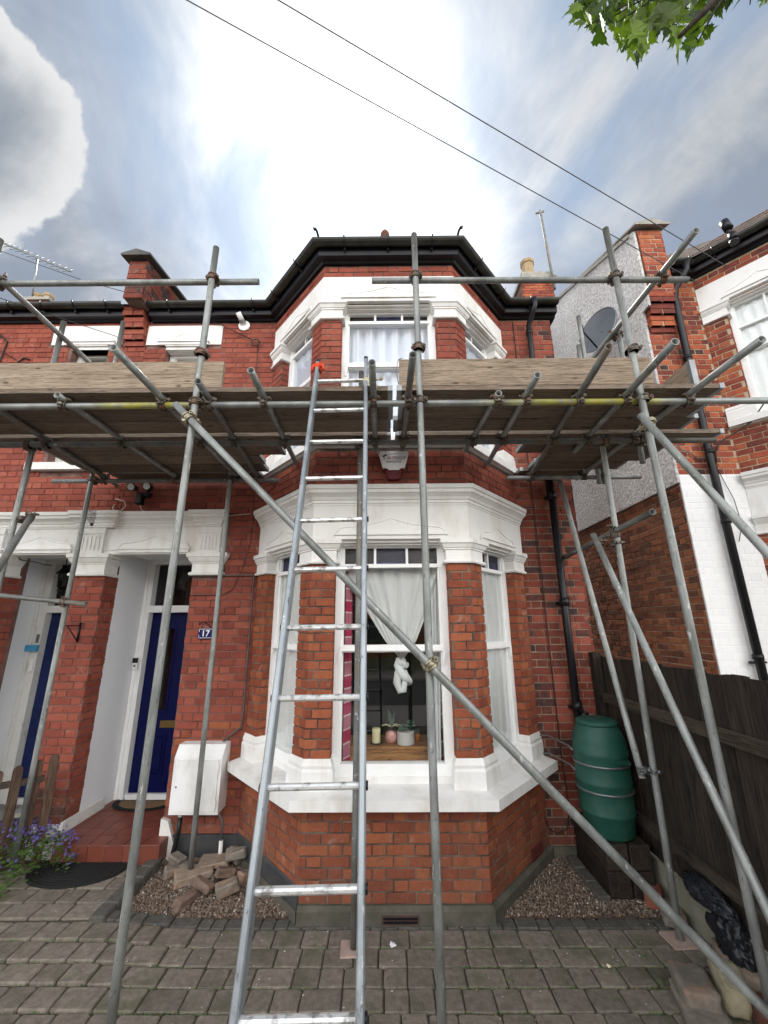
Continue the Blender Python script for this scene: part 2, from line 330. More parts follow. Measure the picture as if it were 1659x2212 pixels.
OAK = woodmat('oak_top', (.36,.17,.065), (.46,.24,.1), (.24,.1,.04), (1.6,18,18), .45, .1)
PICKET = woodmat('picket_wood', (.09,.05,.035), (.14,.09,.06), (.04,.025,.02), (26,26,1.6))
BLUE = mat('blue_door_paint', (.001,.0035,.06), (.001,.003,.045), 4, .4, spec=.2, bump=.03)
BLUE_OLD = mat('worn_blue_door_paint', (.003,.012,.085), (.002,.009,.06), 4, .45, bump=.1, c3=(.012,.03,.11), s3=20)
CONC = mat('concrete', (.075,.068,.052), (.13,.118,.095), 7, .9, bump=.4, c3=(.05,.052,.03), s3=3)
TAR = mat('black_plinth_paint', (.03,.031,.034), (.06,.06,.063), 6, .55, bump=.3)
TILE = mat('red_quarry_tile', (.145,.036,.023), (.185,.05,.031), 5, .45, spec=.4, isl=.12, bump=.05)
GROUT = mat('tile_grout', (.42,.33,.27), None, 5, .9)
PAVER = mat('paver_concrete', (.158,.132,.105), (.255,.218,.178), 24, .92, isl=.22, bump=.7, bscale=70, c3=(.10,.10,.06), s3=3.2)
PAVER_B = mat('paver_blue_grey', (.075,.07,.06), (.12,.112,.097), 24, .9, isl=.15, bump=.6, bscale=70)
SOIL = mat('joint_soil', (.06,.05,.037), (.085,.075,.05), 20, .98, bump=.5)
GRAVEL = mat('gravel_stones', (.15,.105,.078), (.29,.22,.165), 40, .8, isl=.6)
MAT_BLACK = mat('rubber_mat', (.008,.008,.009), (.018,.018,.018), 60, .75, bump=1.0, bscale=180)
COIR = mat('coir_mat', (.16,.095,.045), (.24,.15,.075), 60, .95, bump=1, bscale=200)
GREEN = mat('green_plastic', (.010,.062,.046), (.016,.08,.06), 5, .5, spec=.35, c3=(.03,.085,.06), s3=9, bump=.1, bscale=160)
PEBBLE = mat('pebbledash_render', (.4,.385,.38), (.56,.54,.53), 30, .9, c3=(.33,.31,.3), s3=3)
ROOFT = mat('clay_roof_tile', (.1,.065,.055), (.16,.11,.095), 14, .85, isl=.3, bump=.5, c3=(.16,.16,.12), s3=9)
COPING = mat('stone_coping', (.22,.21,.18), (.33,.31,.27), 8, .9, bump=.3)
BUFF = mat('buff_chimney_pot', (.34,.25,.14), (.26,.19,.11), 6, .85)
TERRA = mat('terracotta', (.38,.13,.06), (.3,.1,.05), 6, .8)
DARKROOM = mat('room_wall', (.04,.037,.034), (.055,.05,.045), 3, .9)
STEELG = mat('grey_metal', (.17,.18,.185), (.24,.25,.255), 8, .4, metal=.7)
MESH_ = mat('dish_grey', (.10,.11,.125), (.13,.14,.155), 6, .5)
BRASS = mat('brass', (.35,.24,.09), (.25,.17,.07), 14, .35, metal=.9)
STONE_G = mat('grey_stone', (.15,.13,.105), (.25,.22,.185), 9, .9, bump=.9, bscale=25, c3=(.34,.2,.13), s3=5, isl=.1)
STONE_Y = mat('yellow_stone', (.3,.26,.16), (.42,.37,.26), 9, .9, bump=1, bscale=25)
LEAFG = (.06,.13,.02)
ASPH = mat('asphalt', (.045,.045,.046), (.06,.06,.06), 40, .9, bump=.3)
PAVE = mat('pavement_slab', (.2,.19,.18), (.26,.25,.23), 10, .9)
PLASTIC_W = mat('white_plastic', (.80,.80,.79), (.75,.75,.74), 3, .5, c3=(.62,.61,.57), s3=7, st=(1,1,.4), bump=.05)
RED_D = mat('dark_red_plastic', (.13,.006,.014), (.1,.005,.01), 4, .3)
ORANGE = mat('orange_rag', (.75,.08,.02), (.55,.05,.02), 30, .8, bump=.6)
BAG = mat('black_plastic_bag', (.008,.009,.012), (.02,.021,.027), 5, .38, spec=.35)
TAPE = mat('blue_masking_tape', (.06,.3,.5), None, 5, .6)
CREAM = mat('cream_wax', (.75,.7,.42), (.68,.62,.36), 4, .5)
PINKJ = mat('pink_jar_filling', (.55,.18,.17), (.7,.4,.35), 30, .3, bump=.3)
POTW = mat('pale_ribbed_pot', (.55,.53,.5), (.48,.46,.44), 6, .7)
SUCC = mat('succulent_green', (.05,.11,.08), (.1,.18,.13), 9, .6)
ORP = mat('orange_glazed_pot', (.5,.17,.02), (.42,.13,.02), 9, .4)
CABLE = mat('black_cable', (.012,.012,.012), None, 5, .5)
WIREG = mat('grey_wire', (.07,.075,.085), None, 5, .6)
CABLEW = mat('white_cable', (.6,.58,.52), None, 5, .5)
REDC = mat('dark_red_cable', (.06,.014,.012), None, 5, .6)
def leafmat(name, a, b, tr=.45):
    m = bpy.data.materials.new(name); m.use_nodes = True; T = NT(m.node_tree); out = T.n('ShaderNodeOutputMaterial'); p = T.n('ShaderNodeBsdfPrincipled')
    rn = T.math('FRACT', T.math('ADD', T.n('ShaderNodeNewGeometry').outputs['Random Per Island'], T.n('ShaderNodeObjectInfo').outputs['Random']))
    c = T.mix(rn, a, b); T.l(c, p.inputs['Base Color']); p.inputs['Roughness'].default_value = .5
    t = T.n('ShaderNodeBsdfTranslucent'); T.l(T.mix(1., c, (1.7,2.1,.7), 'MULTIPLY'), t.inputs[0]); mx = T.n('ShaderNodeMixShader'); mx.inputs[0].default_value = tr
    T.l(p.outputs[0], mx.inputs[1]); T.l(t.outputs[0], mx.inputs[2]); T.l(mx.outputs[0], out.inputs[0]); return m
LEAF = leafmat('maple_leaf_green', (.012,.028,.005), (.09,.125,.012), .5)
LEAF2 = leafmat('low_plant_green', (.05,.10,.025), (.13,.22,.05), .3)
PURPLE = leafmat('purple_petal', (.07,.05,.24), (.16,.12,.36), .2)
def glassmat(name, tint=(.9,.93,.92), refl=1.0, rough=0., bump=0, extra=.0):
    m = bpy.data.materials.new(name); m.use_nodes = True; T = NT(m.node_tree); out = T.n('ShaderNodeOutputMaterial')
    tr = T.n('ShaderNodeBsdfTransparent'); tr.inputs[0].default_value = tint + (1,); gl = T.n('ShaderNodeBsdfGlossy'); gl.inputs['Roughness'].default_value = rough
    lw = T.n('ShaderNodeLayerWeight'); lw.inputs[0].default_value = .5
    if bump:
        bn = T.n('ShaderNodeBump'); bn.inputs['Strength'].default_value = bump; bn.inputs['Distance'].default_value = .01
        T.l(T.noise(T.n('ShaderNodeNewGeometry').outputs['Position'], 60, 4, .6), bn.inputs['Height']); T.l(bn.outputs[0], gl.inputs['Normal'])
    f = T.math('ADD', T.math('MULTIPLY', T.math('ADD', .042, T.math('MULTIPLY', T.math('POWER', lw.outputs['Facing'], 5.), .9)), refl), extra, clamp=True); mx = T.n('ShaderNodeMixShader'); T.l(f, mx.inputs[0]); T.l(tr.outputs[0], mx.inputs[1]); T.l(gl.outputs[0], mx.inputs[2]); T.l(mx.outputs[0], out.inputs[0]); return m
GLASS = glassmat('window_glass', (.97,.98,.975), refl=1.3)
GLASS_R = glassmat('obscured_dark_red_glass', (.22,.06,.08), 1.4, .15, .6)
GLASS_B = glassmat('obscured_blue_glass', (.16,.24,.5), 1.4, .15, .6)
GLASS_D = glassmat('dark_fanlight_glass', (.35,.35,.35), 1.3, .05)
def clothmat(name, col, tr=.35, trans=.25):
    m = bpy.data.materials.new(name); m.use_nodes = True; T = NT(m.node_tree); out = T.n('ShaderNodeOutputMaterial')
    d = T.n('ShaderNodeBsdfDiffuse'); d.inputs[0].default_value = col+(1,); t = T.n('ShaderNodeBsdfTranslucent'); t.inputs[0].default_value = col+(1,); x = T.n('ShaderNodeBsdfTransparent')
    a = T.n('ShaderNodeMixShader'); a.inputs[0].default_value = tr; T.l(d.outputs[0], a.inputs[1]); T.l(t.outputs[0], a.inputs[2])
    b = T.n('ShaderNodeMixShader'); b.inputs[0].default_value = trans; T.l(a.outputs[0], b.inputs[1]); T.l(x.outputs[0], b.inputs[2]); T.l(b.outputs[0], out.inputs[0]); return m
NET = clothmat('sheer_white_curtain', (.88,.89,.88), .2, .04)
NETB = clothmat('blue_white_curtain', (.74,.78,.9), .2, .03)
def checkmat():
    m = bpy.data.materials.new('pink_check_cloth'); m.use_nodes = True; T = NT(m.node_tree); out = T.n('ShaderNodeOutputMaterial'); p = T.n('ShaderNodeBsdfPrincipled'); T.l(p.outputs[0], out.inputs[0])
    z = T.sep(T.n('ShaderNodeNewGeometry').outputs['Position'])[2]; f = T.math('FRACT', T.math('MULTIPLY', z, 9.)); g = T.math('FRACT', T.math('MULTIPLY', z, 4.5))
    c = T.mix(T.math('GREATER_THAN', g, .5), (.45,.02,.09), (.5,.16,.22)); c = T.mix(T.math('LESS_THAN', f, .13), c, (.7,.5,.5)); T.l(c, p.inputs['Base Color']); p.inputs['Roughness'].default_value = .9; return m
CHECK = checkmat()
def pebblemat(m):
    T = NT(m.node_tree); out = T.n('ShaderNodeOutputMaterial'); b = T.n('ShaderNodeBsdfPrincipled'); T.l(b.outputs[0], out.inputs[0]); pos = T.n('ShaderNodeNewGeometry').outputs['Position']
    n1 = T.noise(pos, 24, 5, .62, .4); n2 = T.noise(pos, 1.5, 4, .6)
    c = T.mix(T.mapr(n1, .36, .62), (.44,.42,.41), (.74,.72,.71)); c = T.mix(T.mapr(n2, .4, .75), c, T.mix(1., c, (.8,.77,.76), 'MULTIPLY')); T.l(c, b.inputs['Base Color']); b.inputs['Roughness'].default_value = .85
    bn = T.n('ShaderNodeBump'); bn.inputs['Strength'].default_value = 1; bn.inputs['Distance'].default_value = .05; T.l(n1, bn.inputs['Height']); T.l(bn.outputs[0], b.inputs['Normal'])
pebblemat(PEBBLE)
def yellowtube():
    m = bpy.data.materials.new('galvanised_with_yellow_paint'); m.use_nodes = True; T = NT(m.node_tree); out = T.n('ShaderNodeOutputMaterial'); b = T.n('ShaderNodeBsdfPrincipled'); T.l(b.outputs[0], out.inputs[0])
    pos = T.n('ShaderNodeNewGeometry').outputs['Position']; x = T.sep(pos)[0]; n = T.noise(pos, 9, 6, .6)
    base_ = T.mix(T.mapr(n, .35, .65), (.2,.21,.2), (.31,.325,.31))
    m1 = T.math('MULTIPLY', T.mapr(x, -2.25, -1.95, smooth=True), T.mapr(x, -1.3, -1.6, smooth=True)); m2 = T.math('MULTIPLY', T.mapr(x, .5, 1.3, smooth=True), T.mapr(x, 2.15, 1.9, smooth=True))
    f = T.math('MULTIPLY', T.math('ADD', m1, m2), T.mapr(T.noise(pos, 22, 5, .6), .3, .5)); c = T.mix(f, base_, T.mix(T.mapr(n, .4, .6), (.24,.225,.04), (.36,.33,.045)))
    T.l(c, b.inputs['Base Color']); T.l(T.math('MULTIPLY', T.math('SUBTRACT', 1., f), .45), b.inputs['Metallic']); b.inputs['Roughness'].default_value = .5; return m
YTUBE = yellowtube()

# ------------------------------------------------------------------ brick laying
class Bricks:
    def __init__(s, house, stuff_name='brickwork'): s.h = house; s.L = []; s.nm = stuff_name
    def face(s, F, s0, s1, z0, z1, mats, holes=(), course=.0755, bond='flemish', off=0., k0=0, jit=.0025, mort=.011):
        k = k0; z = z0; z1_ = z1
        while z < z1_-.02:
            zt = min(z+course, z1_); zc = (z+zt)/2
            ivs = [(s0, s1)]
            for (a, b, c, d) in holes:
                if c-.02 < zc < d+.0:
                    nv = []
                    for (p, q) in ivs:
                        if b <= p or a >= q: nv.append((p, q))
                        else:
                            if a > p+.02: nv.append((p, a))
                            if b < q-.02: nv.append((b, q))
                    ivs = nv
            if bond == 'flemish': seq = [.2225, .1105]; start = s0+off-(.0 if k % 2 == 0 else .1665)
            else: seq = [.2225] if bond == 'stretcher' or k % 4 else [.1105]; start = s0+off-(0 if k % 2 else .111)
            a = start-.333; i = 0
            while a < s1:
                ln = seq[i % len(seq)]; b = a+ln
                for (p, q) in ivs:
                    aa, bb = max(a, p), min(b, q)
                    if bb-aa > .035:
                        s.L.append((F, aa, bb-mort*.9 if bb < q-.001 else bb, z, zt-mort, mats if not callable(mats) else mats((aa+bb)/2, zc), jit))
                a = b; i += 1
            z = zt; k += 1
    def finish(s, limit=300):
        def size(b):
            F, a, c, z, zt, m_, j = b; p = F.p((a+c)/2, (z+zt)/2)-CAM; zc = p.dot(CF_)
            if zc < .3: return 0
            X, Y = FPX*p.dot(CR_)/zc, FPX*p.dot(CU_)/zc
            if abs(X) > 840 or abs(Y) > 1120: return 0
            cos = abs(Vector((F.N.x, F.N.y, 0)).dot(p.normalized())); return (c-a)*(zt-z)*cos/zc**2
        s.L.sort(key=size, reverse=True); cache = {}
        for i, (F, a, c, z, zt, m_, j) in enumerate(s.L[:limit]):
            key = (round((c-a)/.006), round((zt-z)/.002), m_.name, rnd.randrange(3))
            if key not in cache:
                mb = MB(); brickgeo(mb, lambda u, v, d: Vector((u, -d, v)), (c-a), (zt-z), j); cache[key] = mb.mesh('brick', m_)
            o = bpy.data.objects.new('brick', cache[key]); C.objects.link(o); o.parent = s.h
            o.location = F.p(a, z, rnd.uniform(-j, j)) - base(s.h); o.rotation_euler = (0, 0, math.atan2(F.U.y, F.U.x))
        rest = s.L[limit:]
        if rest:
            ms = []; mb = MB()
            for (F, a, c, z, zt, m_, j) in rest:
                if m_ not in ms: ms.append(m_)
                dd = rnd.uniform(-j, j); brickgeo(mb, lambda u, v, d: F.p(a+u, z+v, d+dd), c-a, zt-z, j, ms.index(m_))
            mb.build(s.nm, ms, s.h, kind='stuff')
def brickgeo(mb, P, L_, H_, j, mi=0):
    c = .0035; r = lambda: rnd.uniform(-j, j)*1.1
    o = [(0,0),(L_,0),(L_,H_),(0,H_)]; inn = [(c,c),(L_-c,c),(L_-c,H_-c),(c,H_-c)]
    v = [P(a, b, -.022) for a, b in o] + [P(a+r()*.7, b+r()*.7, -c) for a, b in o] + [P(a+r(), b+r(), 0) for a, b in inn]
    f = []
    for k in range(4): k2 = (k+1) % 4; f += [(k, k2, 4+k2, 4+k), (4+k, 4+k2, 8+k2, 8+k)]
    f.append((8,9,10,11)); mb.add(v, f, False, mi)
def core(mb, F, s0, s1, z0, z1, holes=(), thick=.2, d=-.007, mi=0):
    ss = sorted({s0, s1, *[min(max(h[0], s0), s1) for h in holes], *[min(max(h[1], s0), s1) for h in holes]})
    for a, b in zip(ss, ss[1:]):
        if b-a < 1e-4: continue
        mid = (a+b)/2; iv = [(z0, z1)]
        for (p, q, c, e) in holes:
            if p < mid < q:
                nv = []
                for (u, v) in iv:
                    if e <= u or c >= v: nv.append((u, v))
                    else:
                        if c > u: nv.append((u, c))
                        if e < v: nv.append((e, v))
                iv = nv
        for u, v in iv: mb.fb(F, a, b, u, v, d-thick, d, mi)

# ------------------------------------------------------------------ windows and mouldings
def window(F, par, s0, s1, z0, z1, dep, mid, topz=None, nl=3, mw=WHITE_W, stained=True, horns=True, fw=.06, label=None, sashbot=.09):
    mb = MB(); D0, D1 = -dep-.09, -dep
    mb.fb(F, s0, s0+fw, z0, z1, D0, D1); mb.fb(F, s1-fw, s1, z0, z1, D0, D1); mb.fb(F, s0+fw, s1-fw, z1-fw*.6, z1, D0, D1); mb.fb(F, s0+fw, s1-fw, z0, z0+sashbot, D0, D1-.004)
    a, b = s0+fw, s1-fw; t = .03
    # inner stepped bead
    mb.fb(F, a, a+.016, z0+sashbot, z1-fw*.6, D0, D1-.022); mb.fb(F, b-.016, b, z0+sashbot, z1-fw*.6, D0, D1-.022)
    if mid: mb.fb(F, a-.01, b+.01, mid, mid+.05, D0+.01, D1+.012); mb.fb(F, a, b, mid-.012, mid, D0+.01, D1-.012)
    if topz:
        mb.fb(F, a, b, topz, topz+.034, D0+.01, D1-.006)
        for i in range(1, nl): x = a+(b-a)*i/nl; mb.fb(F, x-.011, x+.011, topz+.034, z1-fw*.6, D0+.01, D1-.012)
    if horns and mid:
        for x, sg in ((a-.008, 1), (b+.008, -1)):
            mb.prism(F, [(x-.012, mid), (x+.016, mid), (x+.014, mid-.05), (x+.004, mid-.07), (x+.006, mid-.1), (x-.004, mid-.115), (x-.012, mid-.1)], D1-.002, D1+.016)
    wo = mb.build('window', mw, par); tag(wo, label)
    zt = topz if topz else z1-fw*.6; G = D0+.045
    def pane(x0, x1, za, zb, m_): MB().fb(F, x0, x1, za, zb, G-.004, G).build('pane', m_, wo)
    if mid: pane(a+.016, b-.016, z0+sashbot, mid-.012, GLASS); pane(a+.016, b-.016, mid+.05, zt, GLASS)
    else: pane(a+.016, b-.016, z0+sashbot, zt, GLASS)
    if topz:
        for i in range(nl):
            x0 = a+(b-a)*i/nl+.011; x1 = a+(b-a)*(i+1)/nl-.011
            pane(max(x0, a+.016), min(x1, b-.016), topz+.034, z1-fw*.6, (GLASS_B if i == nl//2 or (nl == 2 and i == 0) else GLASS_R) if stained else GLASS)
    return wo
def ogee(mb, F, c, hw, z, h=.15, d=.0, t=.017):
    """raised ogee-headed panel with a hood mould under it"""
    pts = [(c-hw, z), (c+hw, z)]; N = 14; L_ = []
    for i in range(N+1):
        tt = 1-i/N; hh = .42*h*min(1, ((1-tt)/.12)**.5) + .58*h*(1-tt)**2.3; L_.append((tt, hh))
    right = [(c+hw*tt, z+hh) for tt, hh in L_]; left = [(c-hw*tt, z+hh) for tt, hh in reversed(L_)]
    mb.prism(F, [(c-hw, z)] + [(c+hw, z)] + right[1:] + left[1:-1], d, d+t)
    pr = [F.p(x, zz, d+t*.9) for x, zz in right[1:]] ; pl = [F.p(x, zz, d+t*.9) for x, zz in left[:-1]]
    mb.tube([F.p(c+hw, z, d+t*.9)]+pr+pl[1:]+[F.p(c-hw, z, d+t*.9)], .0075, 6)
    mb.fb(F, c-hw-.01, c+hw+.01, z-.014, z+.004, d, d+.045); mb.fb(F, c-hw, c+hw, z-.05, z-.014, d, d+.028)
def off_poly(path, o):
    P = [Vector(p) for p in path]; out = []
    for i, p in enumerate(P):
        ns = []
        if i > 0: d = (p-P[i-1]).normalized(); ns.append(Vector((d.y, -d.x)))
        if i < len(P)-1: d = (P[i+1]-p).normalized(); ns.append(Vector((d.y, -d.x)))
        mm = (ns[0]+ns[-1]).normalized(); mm = mm/mm.dot(ns[0]); out.append(p+mm*o)
    return out
def capital(mb, path, z0, z1, k=1.):
    h = z1-z0
    mb.sweep(path, [(-.19,z0),(.035*k,z0),(.04*k,z0+.012),(.035*k,z0+.026),(.014,z0+.034),(.014,z0+h*.55),(.026,z0+h*.58),(.026,z0+h*.63),(.036,z0+h*.66),(.05,z0+h*.8),(.052,z0+h*.84),(.066,z0+h*.86),(.066,z1),(-.19,z1)])
CORN = [(-.1,0),(.012,0),(.014,.018),(.024,.02),(.024,.045),(.034,.05),(.046,.075),(.075,.10),(.088,.105),(.09,.135),(.104,.14),(.106,.18),(.0,.192),(-.1,.192)]
def corn(z, k=1.): return [(o*k if o > 0 else o, z+h) for o, h in CORN]

# ------------------------------------------------------------------ ground, road, yard
def zg(x, y):
    return .055*min(1, max(0, (-1.35-x)/.6))*min(1, max(0, (y-2.9)/.7))
g = MB(); g.add([(-150,-150,-.06),(150,-150,-.06),(150,150,-.06),(-150,150,-.06)], [(0,1,2,3)]); g.build('ground', CONC, kind='structure')
MB().box(-40, 40, -10.5, -4.6, -.2, -.05).build('road', ASPH, kind='structure')
pv = MB(); pv.box(-40, 40, -4.6, -2.2, -.2, .0); pv.box(-40, 40, -13, -10.5, -.2, .04); pv.build('pavement', PAVE, kind='structure')
drive = MB().grid(lambda u, v: (-4.6+7.2*u, -2.2+5.95*v, zg(-4.6+7.2*u, -2.2+5.95*v)-.014), 24, 20, 0, True).build('driveway', SOIL, kind='structure')
# pavers of the drive: tumbled blocks laid in courses
def paver_mesh(L_, W_, H_, m_, bev=.0075):
    mb = MB(); n = 5; P = []
    ring = []; c = bev*1.3
    crn = [(c,0),(L_-c,0),(L_,c),(L_,W_-c),(L_-c,W_),(c,W_),(0,W_-c),(0,c)]
    pts = [(a+rnd.uniform(-.0025,.0025), b+rnd.uniform(-.0025,.0025)) for a, b in crn]; cx, cy = L_/2, W_/2
    inn = [(cx+(a-cx)*(1-bev*1.7/L_*1.), cy+(b-cy)*(1-bev*1.7/W_)) for a, b in pts]
    vv = [(a,b,-H_) for a,b in pts]+[(a,b,-bev*.75) for a,b in pts]+[(a,b,0+rnd.uniform(-.001,.001)) for a,b in inn]
    ff = []
    for k in range(8): k2 = (k+1) % 8; ff += [(k,k2,8+k2,8+k),(8+k,8+k2,16+k2,16+k)]
    ff.append(tuple(range(16,24))); mb.add(vv, ff); return mb.mesh('paver', m_)
pav = []   # (x, y, L, W, mat, parent)
rows = [3.658, 3.483, 3.319, 3.162, 2.995, 2.83, 2.66, 2.49]
y = 2.49
while y > -1: y -= .166; rows.append(y)
LW = [.165, .2, .245, .15, .185]
for i, (yt, yb) in enumerate(zip(rows, rows[1:])):
    x = -3.9+rnd.uniform(0, .15)
    while x < 2.35:
        L_ = rnd.choice(LW); pav.append((x, yb, L_-.009, yt-yb-.009, PAVER)); x += L_
x = -2.15
while x < 2.3:
    L_ = rnd.choice([.1,.1,.16,.2]); pav.append((x, 3.664, L_-.006, .104, PAVER_B)); x += L_
def psize(b):
    p = Vector((b[0]+b[2]/2, b[1]+b[3]/2, 0))-CAM; zc = p.dot(CF_)
    if zc < .3: return 0
    X, Y = FPX*p.dot(CR_)/zc, FPX*p.dot(CU_)/zc
    if abs(X) > 900 or Y < -1180: return 0
    return b[2]*b[3]*abs(p.normalized().z)/zc**2
pav.sort(key=psize, reverse=True); PC = {}
def place_paver(b, parent, name='paver'):
    x, y, L_, W_, m_ = b; key = (round(L_/.01), round(W_/.006), m_.name, rnd.randrange(3))
    if key not in PC: PC[key] = paver_mesh(L_, W_, .03, m_)
    o = bpy.data.objects.new(name, PC[key]); C.objects.link(o); o.parent = parent
    o.location = Vector((x, y, zg(x+L_/2, y+W_/2)+rnd.uniform(-.0025,.0025)))-base(parent); o.rotation_euler = (rnd.uniform(-.008,.008), rnd.uniform(-.008,.008), rnd.uniform(-.012,.012)); return o
for b in pav[:300]: place_paver(b, drive, 'paver' if b[4] is PAVER else 'edging_block')
mb = MB()
for (x, y, L_, W_, m_) in pav[300:]:
    z = zg(x+L_/2, y); mb.add([(x,y,z-.006),(x+L_,y,z-.006),(x+L_,y+W_,z-.006),(x,y+W_,z-.006),(x+.008,y+.008,z),(x+L_-.008,y+.008,z),(x+L_-.008,y+W_-.008,z),(x+.008,y+W_-.008,z)], [(4,5,6,7),(0,1,5,4),(1,2,6,5),(2,3,7,6),(3,0,4,7)], False, 0)
mb.build('paving', [PAVER], drive, kind='stuff')
# path to the step
path = MB().box(-3.75, -2.07, 3.66, 4.45, -.05, .042).build('path', SOIL, kind='structure')
for i, yb in enumerate([3.68, 3.86, 4.04, 4.21]):
    x = -3.7+.09*(i % 2)
    while x < -2.3:
        L_ = rnd.choice([.2,.24,.17]); L2 = min(L_, -2.185-x); 
        if L2 > .06:
            o = place_paver((x, yb, L2-.009, .163, PAVER), path)
        x += L_
for k in range(5): 
    y0 = 3.64+k*.165; MB().obox((-2.12, y0+.08, .02), .12, .158, .13, 0, 0, 0, .003, .012).build('kerb_block', PAVER_B, path)
# gravel beds
def inpoly(x, y, P):
    r_ = False; n = len(P)
    for i in range(n):
        (x1,y1),(x2,y2) = P[i], P[(i+1)%n]
        if (y1 > y) != (y2 > y) and x < (x2-x1)*(y-y1)/(y2-y1)+x1: r_ = not r_
    return r_
beds = [[(-2.06,3.77),(-.66,3.77),(-1.42,4.6),(-2.2,4.6),(-2.06,4.4)], [(.79,3.77),(2.2,3.77),(2.2,4.6),(1.52,4.6)]]
gb = MB()
for P in beds: gb.add([(a,b,-.004) for a,b in P], [tuple(range(len(P)))])
gbo = gb.build('gravel_bed', mat('gravel_dirt', (.10,.065,.045), (.16,.11,.08), 30, .95, bump=.6), kind='structure')
gs = MB(); OCT = [(1,0,0),(0,1,0),(-1,0,0),(0,-1,0),(0,0,1),(0,0,-1)]; OF = [(0,1,4),(1,2,4),(2,3,4),(3,0,4),(1,0,5),(2,1,5),(3,2,5),(0,3,5)]
for P, cnt in ((beds[0], 8500), (beds[1], 6500)):
    xs = [p[0] for p in P]; ys = [p[1] for p in P]; k = 0
    while k < cnt:
        x, y = rnd.uniform(min(xs), max(xs)), rnd.uniform(min(ys), max(ys))
        if not inpoly(x, y, P): continue
        k += 1; r_ = rnd.uniform(.004,.0095); hgt = .012+.03*max(0, mnoise.noise(Vector((x*3,y*3,0)))); M_ = Matrix.Rotation(rnd.uniform(0,6.3),3,'Z') @ Matrix.Rotation(rnd.uniform(-.7,.7),3,'X')
        gs.add([Vector((x,y,rnd.uniform(0,hgt))) + M_ @ Vector((a*r_*rnd.uniform(.8,1.5), b*r_*rnd.uniform(.7,1.1), c*r_*.6)) for a,b,c in OCT], OF, False, 0 if rnd.random() > .035 else 1)
gs.build('gravel', [GRAVEL, mat('white_chip', (.55,.53,.48), None, 5, .8)], gbo, kind='stuff')

# ------------------------------------------------------------------ number 17
WY = 4.6
FW = Fr((0, WY), (1, 0))                                # main facade: s = x
CX, HF, HB, BY = .045, .72, 1.485, 3.72
def bay_path(cx): return [(cx-HB, WY), (cx-HF, BY), (cx+HF, BY), (cx+HB, WY)]
SL = math.hypot(HB-HF, WY-BY)
house = thing('terraced_house', 'red brick terraced house with white painted two storey bay behind the scaffolding', 'house', (0, 5.2, 0))
left = thing('terraced_house', 'left hand red brick terraced house with old white doorway and worn blue door', 'house', (-4.8, 5.2, 0))
right = thing('terraced_house', 'right hand neighbour house with pebbledash gable and white painted ground floor', 'house', (5.4, 5.2, 0))
BR17, BRL, BRR = Bricks(house), Bricks(left), Bricks(right)

